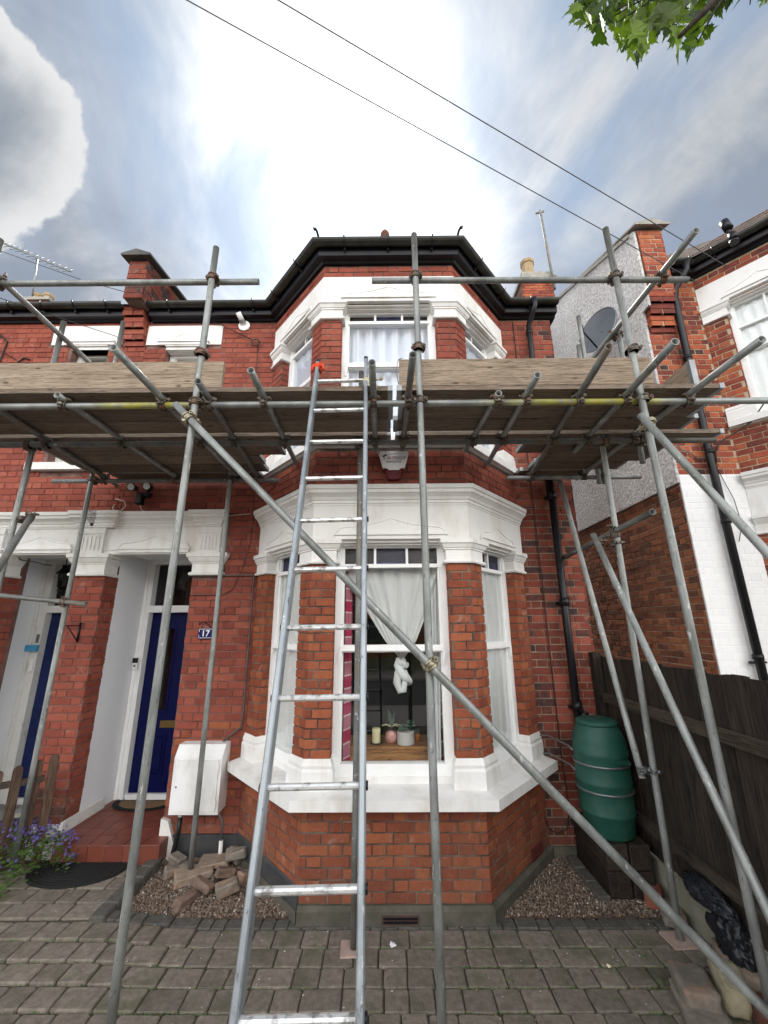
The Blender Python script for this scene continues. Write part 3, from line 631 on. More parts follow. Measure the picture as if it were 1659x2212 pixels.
def bay(par, cx, BR, bmat, bmat_low, mortar, sides=('L','F','R'), stained=True, zmap=None, old=False, wlabels=True, lower=True):
    Z = zmap or (lambda z: z); before = set(bpy.data.objects)
    P = bay_path(cx); FL = Fr(P[0], (HF*-1+HB, BY-WY)); FF = Fr(P[1], (1, 0)); FRt = Fr(P[2], (HB-HF, WY-BY))
    WM = WHITE
    # cores
    cm = MB(); fr = {'L': (FL, SL), 'F': (FF, 2*HF), 'R': (FRt, SL)}
    ow = {'L': (SL-.92, SL-.2), 'F': (.21, 2*HF-.21), 'R': (.2, .92)}        # window openings in s
    for k in 'LFR':
        F, W_ = fr[k]; a, b = ow[k]
        core(cm, F, .004, W_-.004, 0, 6.06, [(a-.008, b+.008, .78, 2.87), (a-.008, b+.008, 3.84, 5.5)], .17)
    cm.build('bay_wall', mortar, par)
    # brick faces
    for k in sides:
        F, W_ = fr[k]; a, b = ow[k]; o_ = .0 if k == 'F' else .11
        BR.face(F, 0, W_, Z(.115), Z(.745), bmat_low, off=o_)
        BR.face(F, 0, a, Z(1.07), Z(2.655), bmat_low, off=.05+o_*.4, bond='flemish'); BR.face(F, b, W_, Z(1.07), Z(2.655), bmat_low, off=-.03-o_*.3)
        BR.face(F, 0, W_, Z(3.392), Z(3.785), bmat, off=o_)
        BR.face(F, 0, a, Z(4.06), Z(5.30), bmat, off=.05); BR.face(F, b, W_, Z(4.06), Z(5.30), bmat, off=-.02)
        BR.face(F, 0, W_, Z(5.868), Z(6.03), bmat, off=o_)
        # brick returns into the openings
        for (zz0, zz1, bm) in ((1.07, 2.655, bmat_low), (4.06, 5.30, bmat)):
            for s_, sg in ((a, 1), (b, -1)):
                q = F.p(s_, 0, 0); q2 = F.p(s_, 0, -.17)
                if sg == 1: Fs = Fr((q.x, q.y), (q2.x-q.x, q2.y-q.y))
                else: Fs = Fr((q2.x, q2.y), (q.x-q2.x, q.y-q2.y))
                BR.face(Fs, 0.022 if sg == 1 else 0, .17 if sg == 1 else .148, Z(zz0), Z(zz1), bm, off=.0, k0=1)
    # sills
    for z, ov, h in ((.748, .155, .088), (3.79, .065, .088)):
        MB().sweep(P, [(-.17,z),(ov-.045,z),(ov-.045,z+.012),(ov,z+.012),(ov,z+h),(.03,z+h+.022),(-.17,z+h+.03)]).build('window_sill', WM, par)
    # pier bases, capitals
    bz = MB(); cz = MB()
    piers = []
    for A, B_, C_ in ((('L', SL-.2, SL), None, ('F', 0, .21)), (('F', 2*HF-.21, 2*HF), None, ('R', 0, .2))):
        FA = fr[A[0]][0]; FC = fr[C_[0]][0]
        piers.append([FA.p(A[1], 0).to_2d(), FA.p(A[2], 0).to_2d(), FC.p(C_[2], 0).to_2d()])
    piers.insert(0, [FL.p(0, 0).to_2d(), FL.p(SL-.92, 0).to_2d()]); piers.append([FRt.p(.92, 0).to_2d(), FRt.p(SL, 0).to_2d()])
    def ret(p, F0, F1, start=True, end=True):
        """add the short return faces into the window recess"""
        o = list(p)
        if start: n = F0.N; o = [p[0]-n*.17] + o
        if end: n = F1.N; o = o + [p[-1]-n*.17]
        return o
    pr = [ret(piers[0], FL, FL, False, True), ret(piers[1], FL, FF), ret(piers[2], FF, FRt), ret(piers[3], FRt, FRt, True, False)]
    for p in pr:
        for zb in (.84, 3.885):
            hh = .235 if zb < 1 else .185
            mbx = MB().sweep(p, [(-.05,zb),(.03,zb),(.03,zb+hh*.62),(.018,zb+hh*.7),(.022,zb+hh*.8),(.002,zb+hh),(-.05,zb+hh)]); mbx.build('pier_base', WM, par)
        for (z0, z1) in ((2.65, 2.868), (5.295, 5.51)):
            mbx = MB(); mbx.sweep(p, [(-.05,z0),(.03,z0),(.036,z0+.012),(.03,z0+.026),(.012,z0+.034),(.012,z0+.12),(.024,z0+.125),(.024,z0+.136),(.034,z0+.142),(.046,z0+.168),(.05,z0+.176),(.062,z0+.18),(.062,z1),(-.05,z1)]); mbx.build('capital', WM, par)
    # friezes with ogee panels and hood moulds
    for (z0, z1) in ((2.868, 3.2), (5.51, 5.865)):
        fm = MB().sweep(P, [(-.16,z0),(.006,z0),(.006,z1),(-.16,z1)])
        for k in 'LFR':
            F, W_ = fr[k]; a, b = ow[k]; ogee(fm, F, (a+b)/2, (b-a)/2+.0, z0+.055, .15 if k == 'F' else .14, .006)
            fm.fb(F, a+.002, b-.002, z0-.038, z0, -.165, -.05); fm.fb(F, a+.002, b-.002, z0-.02, z0, -.05, -.01)
        fm.build('frieze', WM, par)
    MB().sweep(P, corn(3.2)).build('cornice', WM, par)
    # upstand under each window
    for k in 'LFR':
        F, W_ = fr[k]; a, b = ow[k]
        for zb in (.845, 3.89): MB().fb(F, a+.001, b-.001, zb, zb+.07, -.168, -.1).build('sub_sill', WM, par)
    for k in 'LFR':
        F, W_ = fr[k]; a, b = ow[k]; nl = 3 if k == 'F' else 2
        window(F, par, a, b, .915, 2.85, .1 if k != 'F' else .105, 1.893, 2.63, nl, stained=stained)
        window(F, par, a, b, 3.96, 5.49, .1, 4.775, 5.335 if stained else 5.12, nl, stained=stained)
    if zmap:
        for me in {o.data for o in set(bpy.data.objects)-before if o.type == 'MESH'}:
            for v in me.vertices: v.co.z = Z(v.co.z)
            me.update()
    return fr, ow, P
frs, ows, P17 = bay(house, CX, BR17, B_RED, B_ORANGE, MORT)

# plinths
pl = MB().sweep(P17[1:], [(-.1,-.05),(.035,-.05),(.035,.085),(.012,.11),(-.1,.113)]); pl.sweep(P17[:2], [(-.1,-.05),(.02,-.05),(.02,.075),(-.1,.077)]); pl.build('plinth', CONC, house)
MB().sweep(P17[:2], [(-.1,.08),(.012,.08),(.012,.205),(.002,.222),(-.1,.224)]).build('painted_plinth', TAR, house)
MB().fb(FW, -2.05, CX-HB, .0, .2, -.1, .02).build('painted_plinth', TAR, house)
MB().fb(FW, CX+HB, 2.2, -.02, .09, -.1, .015).build('plinth', CONC, house)
# air bricks
ab = MB(); ab.fb(frs['F'][0], .62, .90, .005, .065, .0, .037)
ab.build('air_brick', mat('vent_brown', (.06,.035,.03), (.09,.05,.04), 9, .8), house)
for i in range(2): MB().fb(frs['F'][0], .635, .885, .017+.022*i, .03+.022*i, .037, .042).build('vent_bar', BLACKP, house)
FR_ = frs['R'][0]; a2 = MB().fb(FR_, .74, .985, .06, .2, 0, .006)
for i in range(7): a2.fb(FR_, .75, .975, .07+.018*i, .079+.018*i, .006, .014)
a2.build('air_brick', mat('vent_red', (.15,.03,.025), (.1,.025,.02), 9, .7), house)

# main facade of 17
PX = -3.149       # porch opening left edge / right of the shared pier
holes17 = [(PX-.01, -2.17, 0, 3.39), (CX-HB, CX+HB, 0, 6.2), (-2.87, -2.40, 3.9, 5.68), (-3.17, -2.145, 5.68, 5.975), (-2.175, -1.8, 2.66, 3.39)]
hcore = [(PX-.01, -2.17, 0, 2.95), (CX-HB+.18, CX+HB-.18, 0, 6.2), (-2.87, -2.40, 3.95, 5.62)]
cm = MB(); core(cm, FW, PX+.01, CX-HB+.18, 0, 6.06, hcore); cm.build('front_wall', MORT_R, house)
cm = MB(); core(cm, FW, CX+HB-.18, 2.2, 0, 6.06, [(CX-HB+.18, CX+HB-.18, 0, 6.2)]); cm.build('front_wall', mat('mortar_tan', (.17,.13,.095), (.3,.235,.17), 8, .95, bump=.4), house)
BR17.face(FW, PX, CX-HB, .2, 6.03, lambda s_, z_: B_RED if z_ > 1.2 or rnd.random() < .6 else B_ORANGE, holes17)
BR17.face(FW, CX+HB, 2.2, .1, 3.45, lambda s_, z_: B_DARK if z_ > 3.3 or (s_ < 1.75 and rnd.random() < .8) or rnd.random() < .65 else B_RED, (), course=.0755)
BR17.face(FW, CX+HB, 2.2, 3.45, 6.03, lambda s_, z_: B_RED if rnd.random() < .8 else B_DARK, ())
# end wall of 17 along the alley
FE = Fr((2.2, WY), (0, 1)); cm = MB(); core(cm, FE, 0.024, 3.4, 0, 6.06, (), .2); cm.build('side_wall', MORT_P, house); BR17.face(FE, .0, 3.4, .0, 6.03, B_DARK)
# rooms behind the windows (closed, dark)
rm = MB()
for z0, z1 in ((.3, 3.25), (3.4, 6.05)):
    rm.fb(FW, -1.7 if z0 < 1 else -2.95, 2.0, z0-.05, z0, -3.4, -.2 if z0 < 1 else -.2); rm.fb(FW, -2.9, 2.0, z1, z1+.05, -3.4, -.2); rm.fb(FW, -2.9, 2.0, z0, z1, -3.45, -3.4)
    rm.fb(FW, 1.95, 2.0, z0, z1, -3.4, -.21); rm.fb(FW, -1.7 if z0 < 1 else -2.95, -1.65 if z0 < 1 else -2.9, z0, z1, -3.4, -.21)
PI_ = off_poly(P17, -.17)
for z in (.55, 3.24, 3.5, 6.0): rm.add([(p.x, p.y+(.1 if i in (0,3) else 0), z) for i, p in enumerate(PI_)], [(0,1,2,3)])
rm.build('room', DARKROOM, house)
# upstairs windows of the flat front
def flat_window(par, F, a, b, z0, z1, la, lb, mw, boarded=False, sa=None, sb=None):
    window(F, par, a, b, z0+.06, z1-.07, .12, (z0+z1)/2, None, 1, mw, horns=False)
    hm = MB(); hm.fb(F, la, lb, z1, z1+.295, -.1, .012); ogee(hm, F, (a+b)/2, (b-a)/2+.09, z1+.035, .125, .012); hm.fb(F, a, b, z1-.03, z1, -.12, .03); hm.fb(F, a, b, z1-.07, z1-.03, -.12, .005)
    hm.build('lintel', WHITE, par)
    MB().fb(F, sa or a-.1, sb or b+.1, z0-.03, z0+.06, -.12, .07).build('window_sill', mw, par)
flat_window(house, FW, -2.87, -2.40, 3.95, 5.68, -3.14, -2.15, WHITE_W)
MB().fb(FW, -2.86, -2.41, 4.1, 5.6, -.26, -.25).build('window_blind', mat('brown_blind', (.36,.22,.09), (.3,.18,.07), 5, .9), house)
# porch of 17
def porch(par, x0, x1, door_x0, door_y, doorm, framem, plm, floor_z=.2, dw=.84):
    """recessed porch between x0 and x1 of the facade"""
    mb = MB(); fy = door_y-WY
    mb.fb(FW, x0-.12, x0-.004, 0, 2.96, -fy-.2, -.24); mb.fb(FW, x1+.004, x1+.12, 0, 2.96, -fy-.2, -.012); mb.fb(FW, x0-.004, x1+.004, 2.955, 3.0, -fy-.2, -.02)
    mb.fb(FW, x0-.12, x1+.12, 0, 3.0, -fy-.3, -fy-.2); mb.build('porch_wall', plm, par)
    fm = MB(); y0, y1 = -fy-.05, -fy+.1; X1 = door_x0+dw
    for (a, b) in ((x0, door_x0), (X1, x1)):
        fm.fb(FW, a, b, floor_z, 2.955, y0, y1-.02)
        fm.fb(FW, a if a == x0 else a, a+.035, floor_z, 2.955, y1-.02, y1); fm.fb(FW, b-.02, b, floor_z, 2.955, y1-.02, y1-.005)
    fm.fb(FW, door_x0, X1, 2.29, 2.375, y0, y1); fm.fb(FW, door_x0, X1, 2.91, 2.955, y0, y1); fm.fb(FW, door_x0, X1, floor_z-.02, floor_z+.035, y0, y1-.06)
    f = fm.build('door_frame', framem, par)
    MB().fb(FW, door_x0, X1, 2.375, 2.91, -fy-.02, -fy-.014).build('fanlight', GLASS_D, f)
    dm = MB(); D = -fy-.0; z0, z1 = floor_z+.04, 2.285
    # door leaf with real panels
    ga = [(door_x0+.15, door_x0+.33, 1.12, 2.1), (X1-.33, X1-.15, 1.12, 2.1)]; pa = [(door_x0+.12, door_x0+.36, .42, .85), (X1-.36, X1-.12, .42, .85)]
    core(dm, Fr((0, WY+fy), (1,0)), door_x0+.004, X1-.004, z0, z1, ga+pa, .04, 0)
    Fd = Fr((0, WY+fy), (1,0))
    for (a, b, c, d_) in pa: dm.fb(Fd, a, b, c, d_, -.04, -.018); dm.fb(Fd, a+.03, b-.03, c+.03, d_-.03, -.02, -.006)
    for (a, b, c, d_) in ga+pa:
        for q in ((a-.012, a+.012, c-.012, d_+.012), (b-.012, b+.012, c-.012, d_+.012)): dm.fb(Fd, *q, -.02, .01)
        dm.fb(Fd, a+.012, b-.012, c-.012, c+.012, -.02, .009); dm.fb(Fd, a+.012, b-.012, d_-.012, d_+.012, -.02, .009)
    do = dm.build('door', doorm, par)
    for (a, b, c, d_) in ga:
        MB().fb(Fd, a+.01, b-.01, c+.01, d_-.01, -.03, -.024).build('door_glass', GLASS_D, do)
    lf = MB(); xm = (door_x0+X1)/2; lf.fb(Fd, xm-.14, xm+.14, .93, 1.01, .0, .008); lf.fb(Fd, xm-.11, xm+.11, .945, .995, .008, .013); lf.build('letter_box', BRASS, do)
    dk = MB().fb(Fd, door_x0+.01, X1-.01, floor_z-.3, 3.0, -.6, -.5); dk.build('hall_wall', DARKROOM, par)
    return do
d17 = porch(house, PX, -2.17, -3.05, 5.5, BLUE, WHITE_W, PLASTER)
# tiled step
st = MB().box(-3.149, -2.17, 4.6, 5.42, .0, .192); st.box(-3.06, -2.085, 4.408, 4.6, .0, .1915); step = st.build('doorstep', GROUT, house)
tx = [-3.055+.1625*i for i in range(7)]
for i in range(6):
    x0, x1 = tx[i]+.0035, tx[i+1]-.0035; MB().box(x0, x1, 4.398, 4.408, .048, .186).build('tile', TILE, step); MB().box(x0, x1, 4.40, 4.565, .1915, .2).build('tile', TILE, step)
for k in range(2): MB().box(-2.085, -2.077, 4.4+.1*k, 4.497+.1*k, .03, .198).build('tile', TILE, step)
for j in range(6):
    y0 = 4.57+.14*j
    for i in range(7):
        x0 = max(-3.147, -3.22+.155*i+.0035); x1 = min(-2.172, -3.22+.155*(i+1)-.0035)
        if x1-x0 > .02 and not (y0 < 4.6 and False): MB().box(x0, x1, y0+.0035, min(y0+.1365, 5.42), .192, .2).build('tile', TILE, step)
# white skirt blocks at the foot of the porch sides
MB().prism(Fr((0, 4.6), (1,0)), [(-2.17,.0),(-2.0,.0),(-2.02,.12),(-2.1,.32),(-2.17,.34)], -.01, .045).build('porch_plinth', WHITE_OLD, house)
sk = MB(); sk.fb(FW, -3.5, PX+.002, .0, .28, -.25, .02); sk.fb(FW, PX+.002, PX+.03, .19, .3, -.6, .02); sk.build('porch_plinth', WHITE_OLD, left)

# shared pier between the doorways (belongs to the left house)
PL0 = -3.513
BRL.face(FW, PL0, PX, .28, 2.67, lambda s_, z_: B_RED if z_ > .6 else B_DARK, off=.02)
FPs = Fr((PX, WY), (0, 1)); BRL.face(FPs, 0.022, .24, .28, 2.67, B_RED)
cm = MB(); cm.fb(FW, PL0+.006, PX-.006, 0, 2.95, -.9, -.007); cm.build('pier_core', MORT_R, left)
# left facade, upper floor
holesL = [(-4.16, -3.63, 3.85, 5.70), (-4.42, -3.46, 5.69, 5.985)]
cm = MB(); core(cm, FW, -6.8, PX, 2.95, 6.06, [(-4.11, -3.63, 3.95, 5.62)]); cm.build('front_wall', MORT_R, left)
BRL.face(FW, -6.8, PX, 3.40, 6.05, B_RED, holesL, off=.04, mort=.0075)
flat_window(left, FW, -4.11, -3.63, 3.95, 5.69, -4.39, -3.47, WHITE_OLD, sa=-4.3, sb=-3.5)
BRL.face(FW, -4.9, -4.29, .0, 2.67, B_RED); MB().fb(FW, -6.8, -4.296, 0, 2.95, -.3, -.007).build('pier_core', MORT_R, left)
FPs2 = Fr((-4.29, WY), (0, 1)); BRL.face(FPs2, 0.022, .24, .1, 2.67, B_RED)
dL = porch(left, -4.42, PL0, -4.28, 5.38, BLUE_OLD, WHITE_OLD, PLASTER, .2, .76)
# room behind left window
MB().fb(FW, -6.5, -3.2, 3.4, 6.0, -2.0, -1.9).build('room', DARKROOM, left)
# entablature over the doorways
def entab(par, x0, x1, pils, wm):
    e = MB(); e.sweep([(x0, WY), (x1, WY)], [(-.2,2.90),(.03,2.90),(.03,3.2),(-.2,3.2)]); e.fb(FW, x0, x1, 2.945, 2.96, .03, .04)
    e.build('frieze', wm, par)
    # cornice breaks forward over each pilaster
    p = [(x0, WY-.03)]
    for (a, b) in pils: p += [(a, WY-.03), (a, WY-.085), (b, WY-.085), (b, WY-.03)]
    p = [q for q in p if q[0] >= x0-.001]; 
    if pils[-1][1] < x1-.02: p += [(x1, WY-.03)]
    MB().sweep(p, corn(3.2, .8)).build('cornice', wm, par)
for par, x0, x1, pils, wm in ((left, -6.8, -3.331, [(-3.50, -3.332)], WHITE_OLD), (house, -3.330, -1.84, [(-3.330, -3.10), (-2.14, -1.88)], WHITE)): entab(par, x0, x1, pils, wm)
def pilaster(par, a, b, wm, flutes):
    mb = MB(); mb.fb(FW, a+.04, b-.04, 2.9, 3.2, .03, .07); mb.fb(FW, a+.03, b-.03, 3.13, 3.2, .07, .082)
    for i in range(flutes): x = a+.09+(b-a-.18)*i/max(1, flutes-1); mb.fb(FW, x-.009, x+.009, 2.94, 3.1, .07, .078)
    mb.sweep([(a+.03, WY+.12), (a+.03, WY-.0), (b-.03, WY-.0), (b-.03, WY+.2)], [(-.1,2.66),(.05,2.66),(.056,2.675),(.05,2.69),(.03,2.70),(.03,2.785),(.04,2.79),(.04,2.80),(.055,2.815),(.07,2.85),(.07,2.855),(.085,2.86),(.085,2.905),(-.1,2.905)])
    mb.build('pilaster', wm, par)
pilaster(left, PL0, PX, WHITE_OLD, 5); pilaster(house, -2.17, -1.83, WHITE, 5)
for par, c, hw in ((house, -2.62, .40), (left, -3.93, .38)):
    mb = MB(); ogee(mb, FW, c, hw, 2.965, .14, .03); mb.build('door_hood', WHITE, par)
pilaster(left, -4.62, -4.29, WHITE_OLD, 0)

# eaves, soffit, gutter
def eaves(par, path, g0=.0):
    MB().sweep(path, [(o_, z_+g0) for o_, z_ in [(-.15,6.03),(.03,6.03),(.045,6.055),(.11,6.058),(.118,6.1),(.118,6.17),(-.15,6.17)]]).build('soffit', BLACK, par)
    pr = [(.113+.057*(1-math.cos(t)), 6.185+g0-.055*math.sin(t)) for t in [math.pi*i/8 for i in range(9)]]
    pr = [(a, b) for a, b in pr]; inner = [(a*.93+.0125 if True else a, b+.006) for a, b in reversed(pr)]
    g_ = MB().sweep(path, pr+inner, smooth=False).build('gutter', MOSSY, par)
    P = [Vector(p) for p in path]; F_ = 0
    for i in range(len(P)-1):
        F = Fr(P[i], P[i+1]-P[i]); L_ = (P[i+1]-P[i]).length; n = max(1, int(L_/.42))
        for k in range(n):
            a = (k+.5)*L_/n; b_ = MB(); b_.fb(F, a-.009, a+.009, 6.09+g0, 6.13+g0, .118, .15); b_.tube([F.p(a, 6.186+g0, .117), F.p(a, 6.14+g0, .126), F.p(a, 6.12+g0, .17), F.p(a, 6.14+g0, .222), F.p(a, 6.197+g0, .236)], .009, 6); b_.build('gutter_bracket', BLACKP, g_)
ep = [(-3.1, WY)] + P17 + [(2.26, WY)]
eaves(house, ep); eaves(left, [(-6.8, WY), (-3.42, WY)])
# corbelled party wall head between the two houses
def party(par, BR, x0, x1, zc, bm, mort, top):
    F = Fr((0, WY), (1,0))
    cb = MB(); k = 0
    for k in range(7):
        z = zc+k*.078; d = .02+.02*k+(.018 if k % 2 else 0); q = MB()
        n = 2 if k % 2 else 1; 
        for i in range(n):
            a = x0+(x1-x0)*i/n; b = x0+(x1-x0)*(i+1)/n-.006; MB().fb(F, a+.004*(7-k), b, z, z+.07, -.02, d).build('corbel_brick', bm, par)
        cb.fb(F, x0+.03, x1-.01, z, z+.078, -.02, max(.0, d-.012))
    cb.build('corbel_core', mort, par)
party(left, BRL, -3.44, -3.16, 5.66, B_RED, MORT_R, 0)
def parapet(par, BR, x0, x1, y0, zf, y1, zb, bm, mort, ztop, cop):
    cm = MB(); cm.hexa([(x0+.006,y0+.006,zf),(x1-.006,y0+.006,zf),(x1-.006,y1,zf),(x0+.006,y1,zf),(x0+.006,y0+.006,ztop),(x1-.006,y0+.006,ztop),(x1-.006,y1,zb),(x0+.006,y1,zb)]); cm.build('parapet_core', mort, par)
    BR.face(Fr((0, y0), (1,0)), x0, x1, zf, ztop, bm)
    Fs = Fr((x1, y0), (0,1)); L_ = y1-y0
    for k in range(int((max(ztop, zb)-zf)/.0755)):
        z = zf+k*.0755; s0 = 0 if z+.0755 <= ztop else L_*(z+.0755-ztop)/(zb-ztop)
        if L_-s0 > .1: BR.face(Fs, s0, L_, z, z+.0755, bm, k0=k)
    c = MB(); e = .07; xm = (x0+x1)/2
    for (ya, za, yb, zb_) in ((y0-.09, ztop, y1, zb),):
        pts = []
        for (yy, zz) in ((ya, za), (yb, zb_)): pts += [(x0-e, yy, zz), (x1+e, yy, zz), (x1+e, yy, zz+.03), (xm, yy, zz+.1), (x0-e, yy, zz+.03)]
        c.add(pts, [(4,3,2,1,0),(5,6,7,8,9),(0,1,6,5),(1,2,7,6),(2,3,8,7),(3,4,9,8),(4,0,5,9)])
    c.build('coping', cop, par)
parapet(left, BRL, -3.33, -3.09, 4.28, 6.15, 5.3, 6.93, B_DARK, MORT, 6.74, mat('slate_coping', (.05,.05,.048), (.09,.088,.08), 8, .8))
# roofs
RZ = 6.18
r = MB(); A = (CX, 5.35, 8.05); e = off_poly(P17, .1)
ev = [(q.x, q.y, RZ) for q in e]
r.add([(-3.2,4.42,RZ),(2.3,4.42,RZ),(2.3,8.6,9.6),(-3.2,8.6,9.6)], [(0,1,2,3)])
r.add(ev+[A, (CX, 6.4, 8.05)], [(0,1,4),(1,2,4),(2,3,4),(0,4,5),(3,5,4)])
r.build('roof', ROOFT, house)
MB().add([(-7.5,4.42,RZ),(-3.2,4.42,RZ),(-3.2,8.6,9.6),(-7.5,8.6,9.6)], [(0,1,2,3)]).build('roof', ROOFT, left)
fn = MB().lathe((CX-.03, 5.3, 8.02), [(.05,0),(.05,.12),(.035,.15),(.06,.2),(.075,.27),(.07,.33),(.04,.38),(.01,.4)], 14); fn.build('finial', mat('old_terracotta', (.13,.05,.03), (.09,.04,.025), 9, .9), house)
for i, sg in ((1, -1), (2, 1)):
    q = e[i]; b_ = Vector((q.x, q.y, RZ)); n = Vector((sg*.25, -.4, 0)).normalized()
    MB().tube([b_+Vector((0,.12,.1)), b_+n*.02+Vector((0,.02,.12)), b_+n*.05+Vector((0,0,.175)), b_+n*.08+Vector((0,0,.19)), b_+n*.10+Vector((0,0,.18)), b_+n*.09+Vector((0,0,.16))], .013, 8).build('hip_iron', BLACKP, house)
# downpipes
dp = MB(); dp.tube([(1.93,4.37,6.17),(1.93,4.37,6.06),(1.90,4.42,5.97),(1.885,4.53,5.88),(1.885,4.54,5.2),(1.90,4.54,3.5)], .034, 12)
for z in (5.75, 5.2): dp.tube([(1.885,4.54,z),(1.885,4.54,z+.06)], .042, 12)
dp.build('downpipe', BLACKP, house)
sp = MB(); sp.tube([(1.912,4.52,3.95),(1.905,4.52,.12)], .04, 14)
for z in (3.5, 2.3, 1.27): sp.tube([(1.912,4.52,z),(1.912,4.52,z+.09)], .05, 14); sp.box(1.85,1.975,4.55,4.6,z+.02,z+.05)
sp.build('soil_pipe', BLACKP, house)
# chimney behind 17, right
ch = thing('chimney_stack', 'brick chimney stack with one buff pot behind the roof to the right', 'chimney', (3.65, 8.2, 9.4))
cm = MB(); cm.box(3.30, 4.02, 8.0, 8.5, 8.6, 10.05); cm.build('stack', MORT_R, ch)
bc = Bricks(ch, 'brickwork'); bc.face(Fr((0, 7.99), (1,0)), 3.28, 4.03, 9.3, 10.02, B_MIX); bc.finish(60)
MB().box(3.24,4.08,7.93,8.55,10.05,10.13).build('stack_band', COPING, ch); MB().box(3.3,4.0,7.98,8.5,10.13,10.3).build('flaunching', COPING, ch)
MB().lathe((3.55,8.2,10.3), [(.17,0),(.16,.05),(.14,.4),(.17,.42),(.17,.5),(.12,.5),(.12,.4)], 8, smooth=False).build('chimney_pot', BUFF, ch)
am = thing('aerial_mast', 'thin leaning aerial mast fixed to the chimney stack on the right', 'mast', (3.99, 7.95, 10.0)); MB().tube([(4.0,7.9,9.7),(3.91,7.9,12.1)], .03, 8).tube([(3.8,7.9,12.02),(4.0,7.9,12.08)], .025, 6).build('mast', GALV_D, am); MB().box(3.93,4.08,7.88,7.99,10.02,10.1).build('bracket', RUST, am)
cl = thing('chimney_stack', 'low chimney top with two pale pots above the left roof', 'chimney', (-8.3, 8.2, 9.4)); MB().box(-8.62,-8.0,8.0,8.5,8.4,9.6).build('stack', B_DARK, cl); MB().box(-8.68,-7.94,7.95,8.55,9.6,9.68).build('stack_band', COPING, cl)
for x in (-8.45, -8.2): MB().lathe((x,8.2,9.68), [(.11,0),(.1,.18),(.12,.2),(.12,.26)], 8, smooth=False).build('chimney_pot', BUFF, cl)
ta = thing('tv_aerial', 'long television aerial with short cross rods on a mast above the left roof', 'aerial', (-8.4, 8.0, 9.8))
a0, a1 = Vector((-9.7,8,11.45)), Vector((-7.62,8,10.45)); MB().tube([a0, a1], .018, 6).build('boom', STEELG, ta); MB().tube([(-8.4,8,9.75),(-8.53,8,10.88)], .02, 6).build('mast', STEELG, ta)
for i in range(13): q = a0.lerp(a1, (i+.5)/13); MB().tube([q+Vector((-.03,-.1,-.13)), q+Vector((.03,.1,.13))], .012, 5).build('rod', STEELG, ta)

# ------------------------------------------------------------------ right-hand neighbour
NX = 3.48; NJ = .745
PN = bay_path(NX+NJ+HB); 
def zneigh(z):
    K_ = [(-1,-1),(1.0,1.0),(2.6,3.03),(3.4,3.83),(3.7,4.31),(6.3,6.91)]
    for (a, b), (c_, d) in zip(K_, K_[1:]):
        if z <= c_: return b+(d-b)*(z-a)/(c_-a)
    return z+.6
frn, own, _ = bay(right, NX+NJ+HB, BRR, B_MIX, B_MIX, MORT_P, sides=('L',), stained=False, zmap=zneigh)
FN = Fr((0, WY), (1,0)); cm = MB(); core(cm, FN, NX+.012, NX+.92, 0, 6.66, ()); cm.build('front_wall', MORT_P, right)
BRR.face(FN, NX, NX+NJ, 3.82, 6.63, lambda s_, z_: B_MIX if rnd.random() < .72 else B_DARK)
BRR.face(FN, NX, NX+NJ, .6, 3.82, B_WHITE, mort=.0025, jit=.0007)
MB().fb(FN, NX+.001, NX+NJ, .6, 3.82, -.01, -.002).build('painted_joint_ground', B_WHITE, right)
FS = Fr((NX, 9.0), (0,-1)); cm = MB(); core(cm, FS, 0, 4.376, 0, 6.2, (), .2); cm.build('side_wall', MORT_P, right)
BRR.face(FS, 0, 4.377, .9, 3.72, B_STOCK, bond='english', jit=.004)
# pebbledash gable
MB().prism(Fr((NX, 9.0), (0,-1)), [(-.5,3.72),(4.4,3.72),(4.4,6.13),(4.535,6.13),(4.535,7.36),(2.4,8.25),(-.5,9.3)], -.004, .028).build('gable_render', PEBBLE, right)
party(right, BRR, NX+.0, NX+.34, 5.80, B_MIX, MORT_P, 0)
parapet(right, BRR, NX+.03, NX+.36, 4.46, 6.32, 6.6, 8.3, B_MIX, MORT_P, 7.38, COPING)
MB().add([(NX-.05,4.55,7.35),(NX+.06,4.55,7.35),(NX+.06,6.6,8.27),(NX-.05,6.6,8.27),(NX-.05,4.55,7.41),(NX+.06,4.55,7.41),(NX+.06,6.6,8.33),(NX-.05,6.6,8.33),(NX-.05,9.5,9.4),(NX+.06,9.5,9.4),(NX+.06,9.5,9.34),(NX-.05,9.5,9.34)], [(3,2,1,0),(4,5,6,7),(0,1,5,4),(3,0,4,7),(1,2,6,5),(7,6,9,8),(3,7,8,11)]).build('verge_capping', COPING, right)
epN = [(NX+.4, WY)] + PN[:3]; eaves(right, epN, .62)
# tiled hip roof over the neighbour's bay, real courses
def tilecourses(par, p0, p1, inward, pitch, n, tw=.165, gauge=.1):
    """courses of plain tiles climbing from the eaves line p0-p1"""
    p0, p1 = Vector(p0), Vector(p1); d = (p1-p0); L_ = d.length; d.normalize(); inn = Vector(inward).normalized()
    up = inn*math.cos(pitch)+Vector((0,0,1))*math.sin(pitch); nrm = d.cross(up).normalized()
    if nrm.z < 0: nrm = -nrm
    cnt = 0; rest = MB()
    for j in range(n):
        x = (-.08 if j % 2 else 0)+j*gauge*.42
        while x < L_-j*gauge*.2:
            q = p0+d*x+up*(j*gauge)+nrm*(.012+rnd.uniform(0,.006)); wv = d*(tw-.006)
            pts = [q, q+wv, q+wv+up*.14-nrm*.012, q+up*.14-nrm*.012]; pts = pts+[p+nrm*.013 for p in pts]
            (rest if j > 2 else rest).hexa(pts) if False else None
            if j < 3 and cnt < 120: MB().hexa(pts).build('roof_tile', ROOFT, par); cnt += 1
            else: rest.hexa(pts)
            x += tw
    rest.build('roof_tiling', ROOFT, par, kind='stuff')
